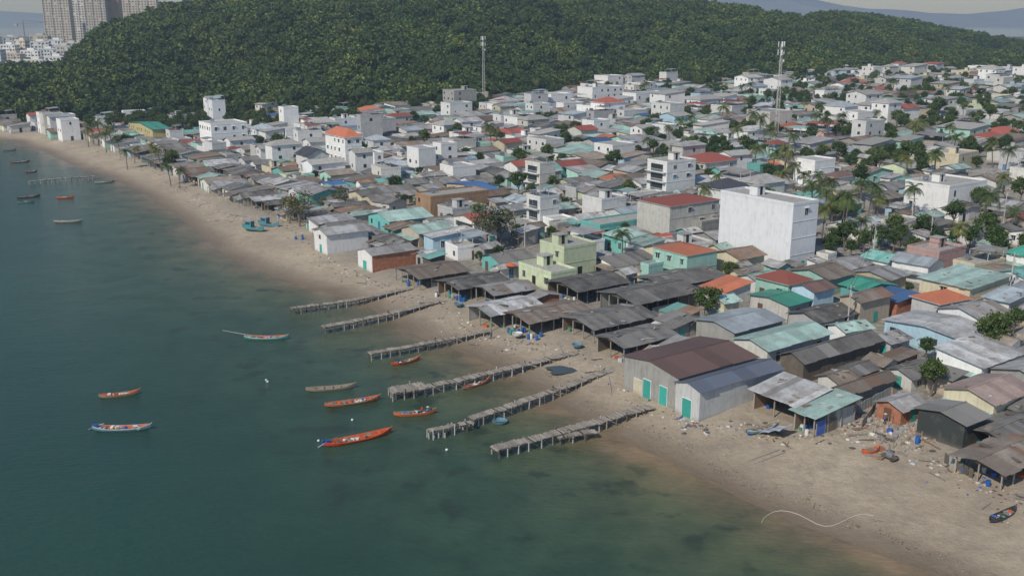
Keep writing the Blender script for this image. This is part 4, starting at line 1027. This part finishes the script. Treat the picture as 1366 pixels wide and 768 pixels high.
# net winch cart on the sand
x, y, z = gpt(1186, 612); b2 = MB()
b2.box(-1.1,1.1,-.5,.5,.35,.45,'timber_dark'); b2.cyl((-.7,-.6,.3),(-.7,-.5,.3),.3,.3,10,'boat_dark'); b2.cyl((-.7,.5,.3),(-.7,.6,.3),.3,.3,10,'boat_dark'); b2.box(-.5,.3,-.3,.3,.453,.95,'steel'); b2.cyl((.2,0,.9),(.2,0,1.6),.05,.04,6,'steel'); b2.cyl((1.1,0,.4),(2.1,0,.1),.04,.04,6,'timber')
b2.obj('engine_cart', (x, y, z), 2.2)
x, y, z = gpt(682, 372)
b2 = MB(); b2.cyl((0,0,0), (0,0,2.2), .03, .03, 6, 'steel')
for i in range(10):
    a, b_ = i*.6283, (i+1)*.6283; b2.face([(1.3*math.cos(a),1.3*math.sin(a),1.9),(1.3*math.cos(b_),1.3*math.sin(b_),1.9),(0,0,2.5)], 'plastic_orange')
b2.obj('parasol', (x, y, z+1.2))
x, y, z = gpt(1058, 582); b2 = MB()
for i in range(6):
    for j in range(5):
        f_ = lambda a, b_: (a*.6, b_*.6, 2.0-.28*a+.12*math.sin(a*2+b_)+.1*math.cos(b_*1.7))
        b2.face([f_(i,j), f_(i+1,j), f_(i+1,j+1), f_(i,j+1)], 'tarp_grey')
b2.obj('tarpaulin', (x, y, z-.3), ANG+math.pi/2, True)
x, y, z = gpt(1094, 580); b2 = MB(); b2.box(-.9,.9,-.04,.04,0,2.2,'tarp_blue'); b2.box(-.95,-.9,-.06,.06,0,2.3,'timber'); b2.box(.9,.95,-.06,.06,0,2.3,'timber'); b2.obj('blue_tarp_door', (x, y, z), ANG)
rp = [(1016,694),(1019,688),(1024,684),(1032,680),(1042,679),(1054,681),(1066,685),(1078,691),(1090,697),(1100,700),(1110,700),(1120,697),(1132,692),(1142,689),(1153,688),(1165,691)]
wire('mooring_rope', [Vector((*on_plane(u, v, .3), max(.04, gz(*on_plane(u, v, .3))+.06))) for u, v in rp], .03, 'rope')
b2 = MB()
for (u0, v0), (u1, v1) in [((996,616),(1040,600)),((1003,620),(1048,603)),((812,503),(816,528))]:
    p, q = gpt(u0, v0), gpt(u1, v1); b2.cyl((p[0],p[1],p[2]+.08), (q[0],q[1],q[2]+.12), .08, .07, 6, 'timber')
b2.obj('boat_rollers')
# pool of water left between the piers
b2 = MB(); x, y, z = gpt(752, 494); ring = []
for i in range(28):
    a = i*math.pi/14; r = 1+.25*math.sin(a*3+1)+.12*math.sin(a*5); X, Y = x+math.cos(a)*2.9*r, y+math.sin(a)*1.9*r; ring.append((X, Y, z+.16))
b2.face(ring, 'tide_pool_water') if 'tide_pool_water' in MATS else None
if not b2.f:
    plain('tide_pool_water', (.06,.06,.042), .12, 0, .3, .6); b2.face(ring, 'tide_pool_water')
b2.obj('tide_pool')
for u, v in [(355,507),(357,509),(425,588),(470,560),(596,600)]:
    x, y = on_plane(u, v, 0); b2 = MB(); lump(b2, (0,0,.05), .2, .2, 'plastic_white', 2); b2.obj('mooring_buoy', (x, y, 0), 0, True)

# ------------------------------------------------------------------ air: thin homogeneous sea haze filling the whole bay
mb = MB(); m = bpy.data.materials.new('sea_haze'); m.use_nodes = True; nt = m.node_tree; nt.nodes.clear(); MATS['sea_haze'] = m
out = nt.nodes.new('ShaderNodeOutputMaterial'); vs = nt.nodes.new('ShaderNodeVolumeScatter'); vs.inputs['Color'].default_value = (.72, .87, 1, 1); vs.inputs['Density'].default_value = .00019; vs.inputs['Anisotropy'].default_value = .2
nt.links.new(vs.outputs[0], out.inputs['Volume'])
mb.box(-4000, 4000, -1500, 5000, -20, 190, 'sea_haze'); hz = mb.obj('haze_air')

# ------------------------------------------------------------------ light, sky, camera
w = bpy.data.worlds.new('World'); scn.world = w; w.use_nodes = True; nt = w.node_tree
bg = nt.nodes['Background']; sk = nt.nodes.new('ShaderNodeTexSky'); sk.sky_type = 'NISHITA'; sk.sun_disc = False
el, rt = math.radians(42), math.radians(216.9); sk.sun_elevation = el; sk.sun_rotation = rt; sk.air_density = 1.3; sk.dust_density = .4; sk.ozone_density = 3
tint = mixc(nt, 1.0, sk.outputs[0], (.72, .86, 1.04), 'MULTIPLY')
nt.links.new(tint, bg.inputs[0]); bg.inputs[1].default_value = .09
sd = bpy.data.lights.new('sun', 'SUN'); sd.energy = 3.6; sd.angle = math.radians(.6); sd.color = (1, .94, .83)
so = link(bpy.data.objects.new('sun', sd)); dv = Vector((math.sin(rt)*math.cos(el), math.cos(rt)*math.cos(el), math.sin(el)))
so.rotation_euler = dv.to_track_quat('Z', 'Y').to_euler(); so.location = dv*200
cam = bpy.data.cameras.new('camera'); co = link(bpy.data.objects.new('camera', cam)); cam.lens = 35.0; cam.sensor_width = 36
co.location = (0, 0, HC); co.rotation_euler = (math.pi/2-TH, 0, 0); cam.clip_end = 30000; cam.clip_start = .5; scn.camera = co
scn.view_settings.view_transform = 'Standard'; scn.view_settings.look = 'None'; scn.view_settings.exposure = 0
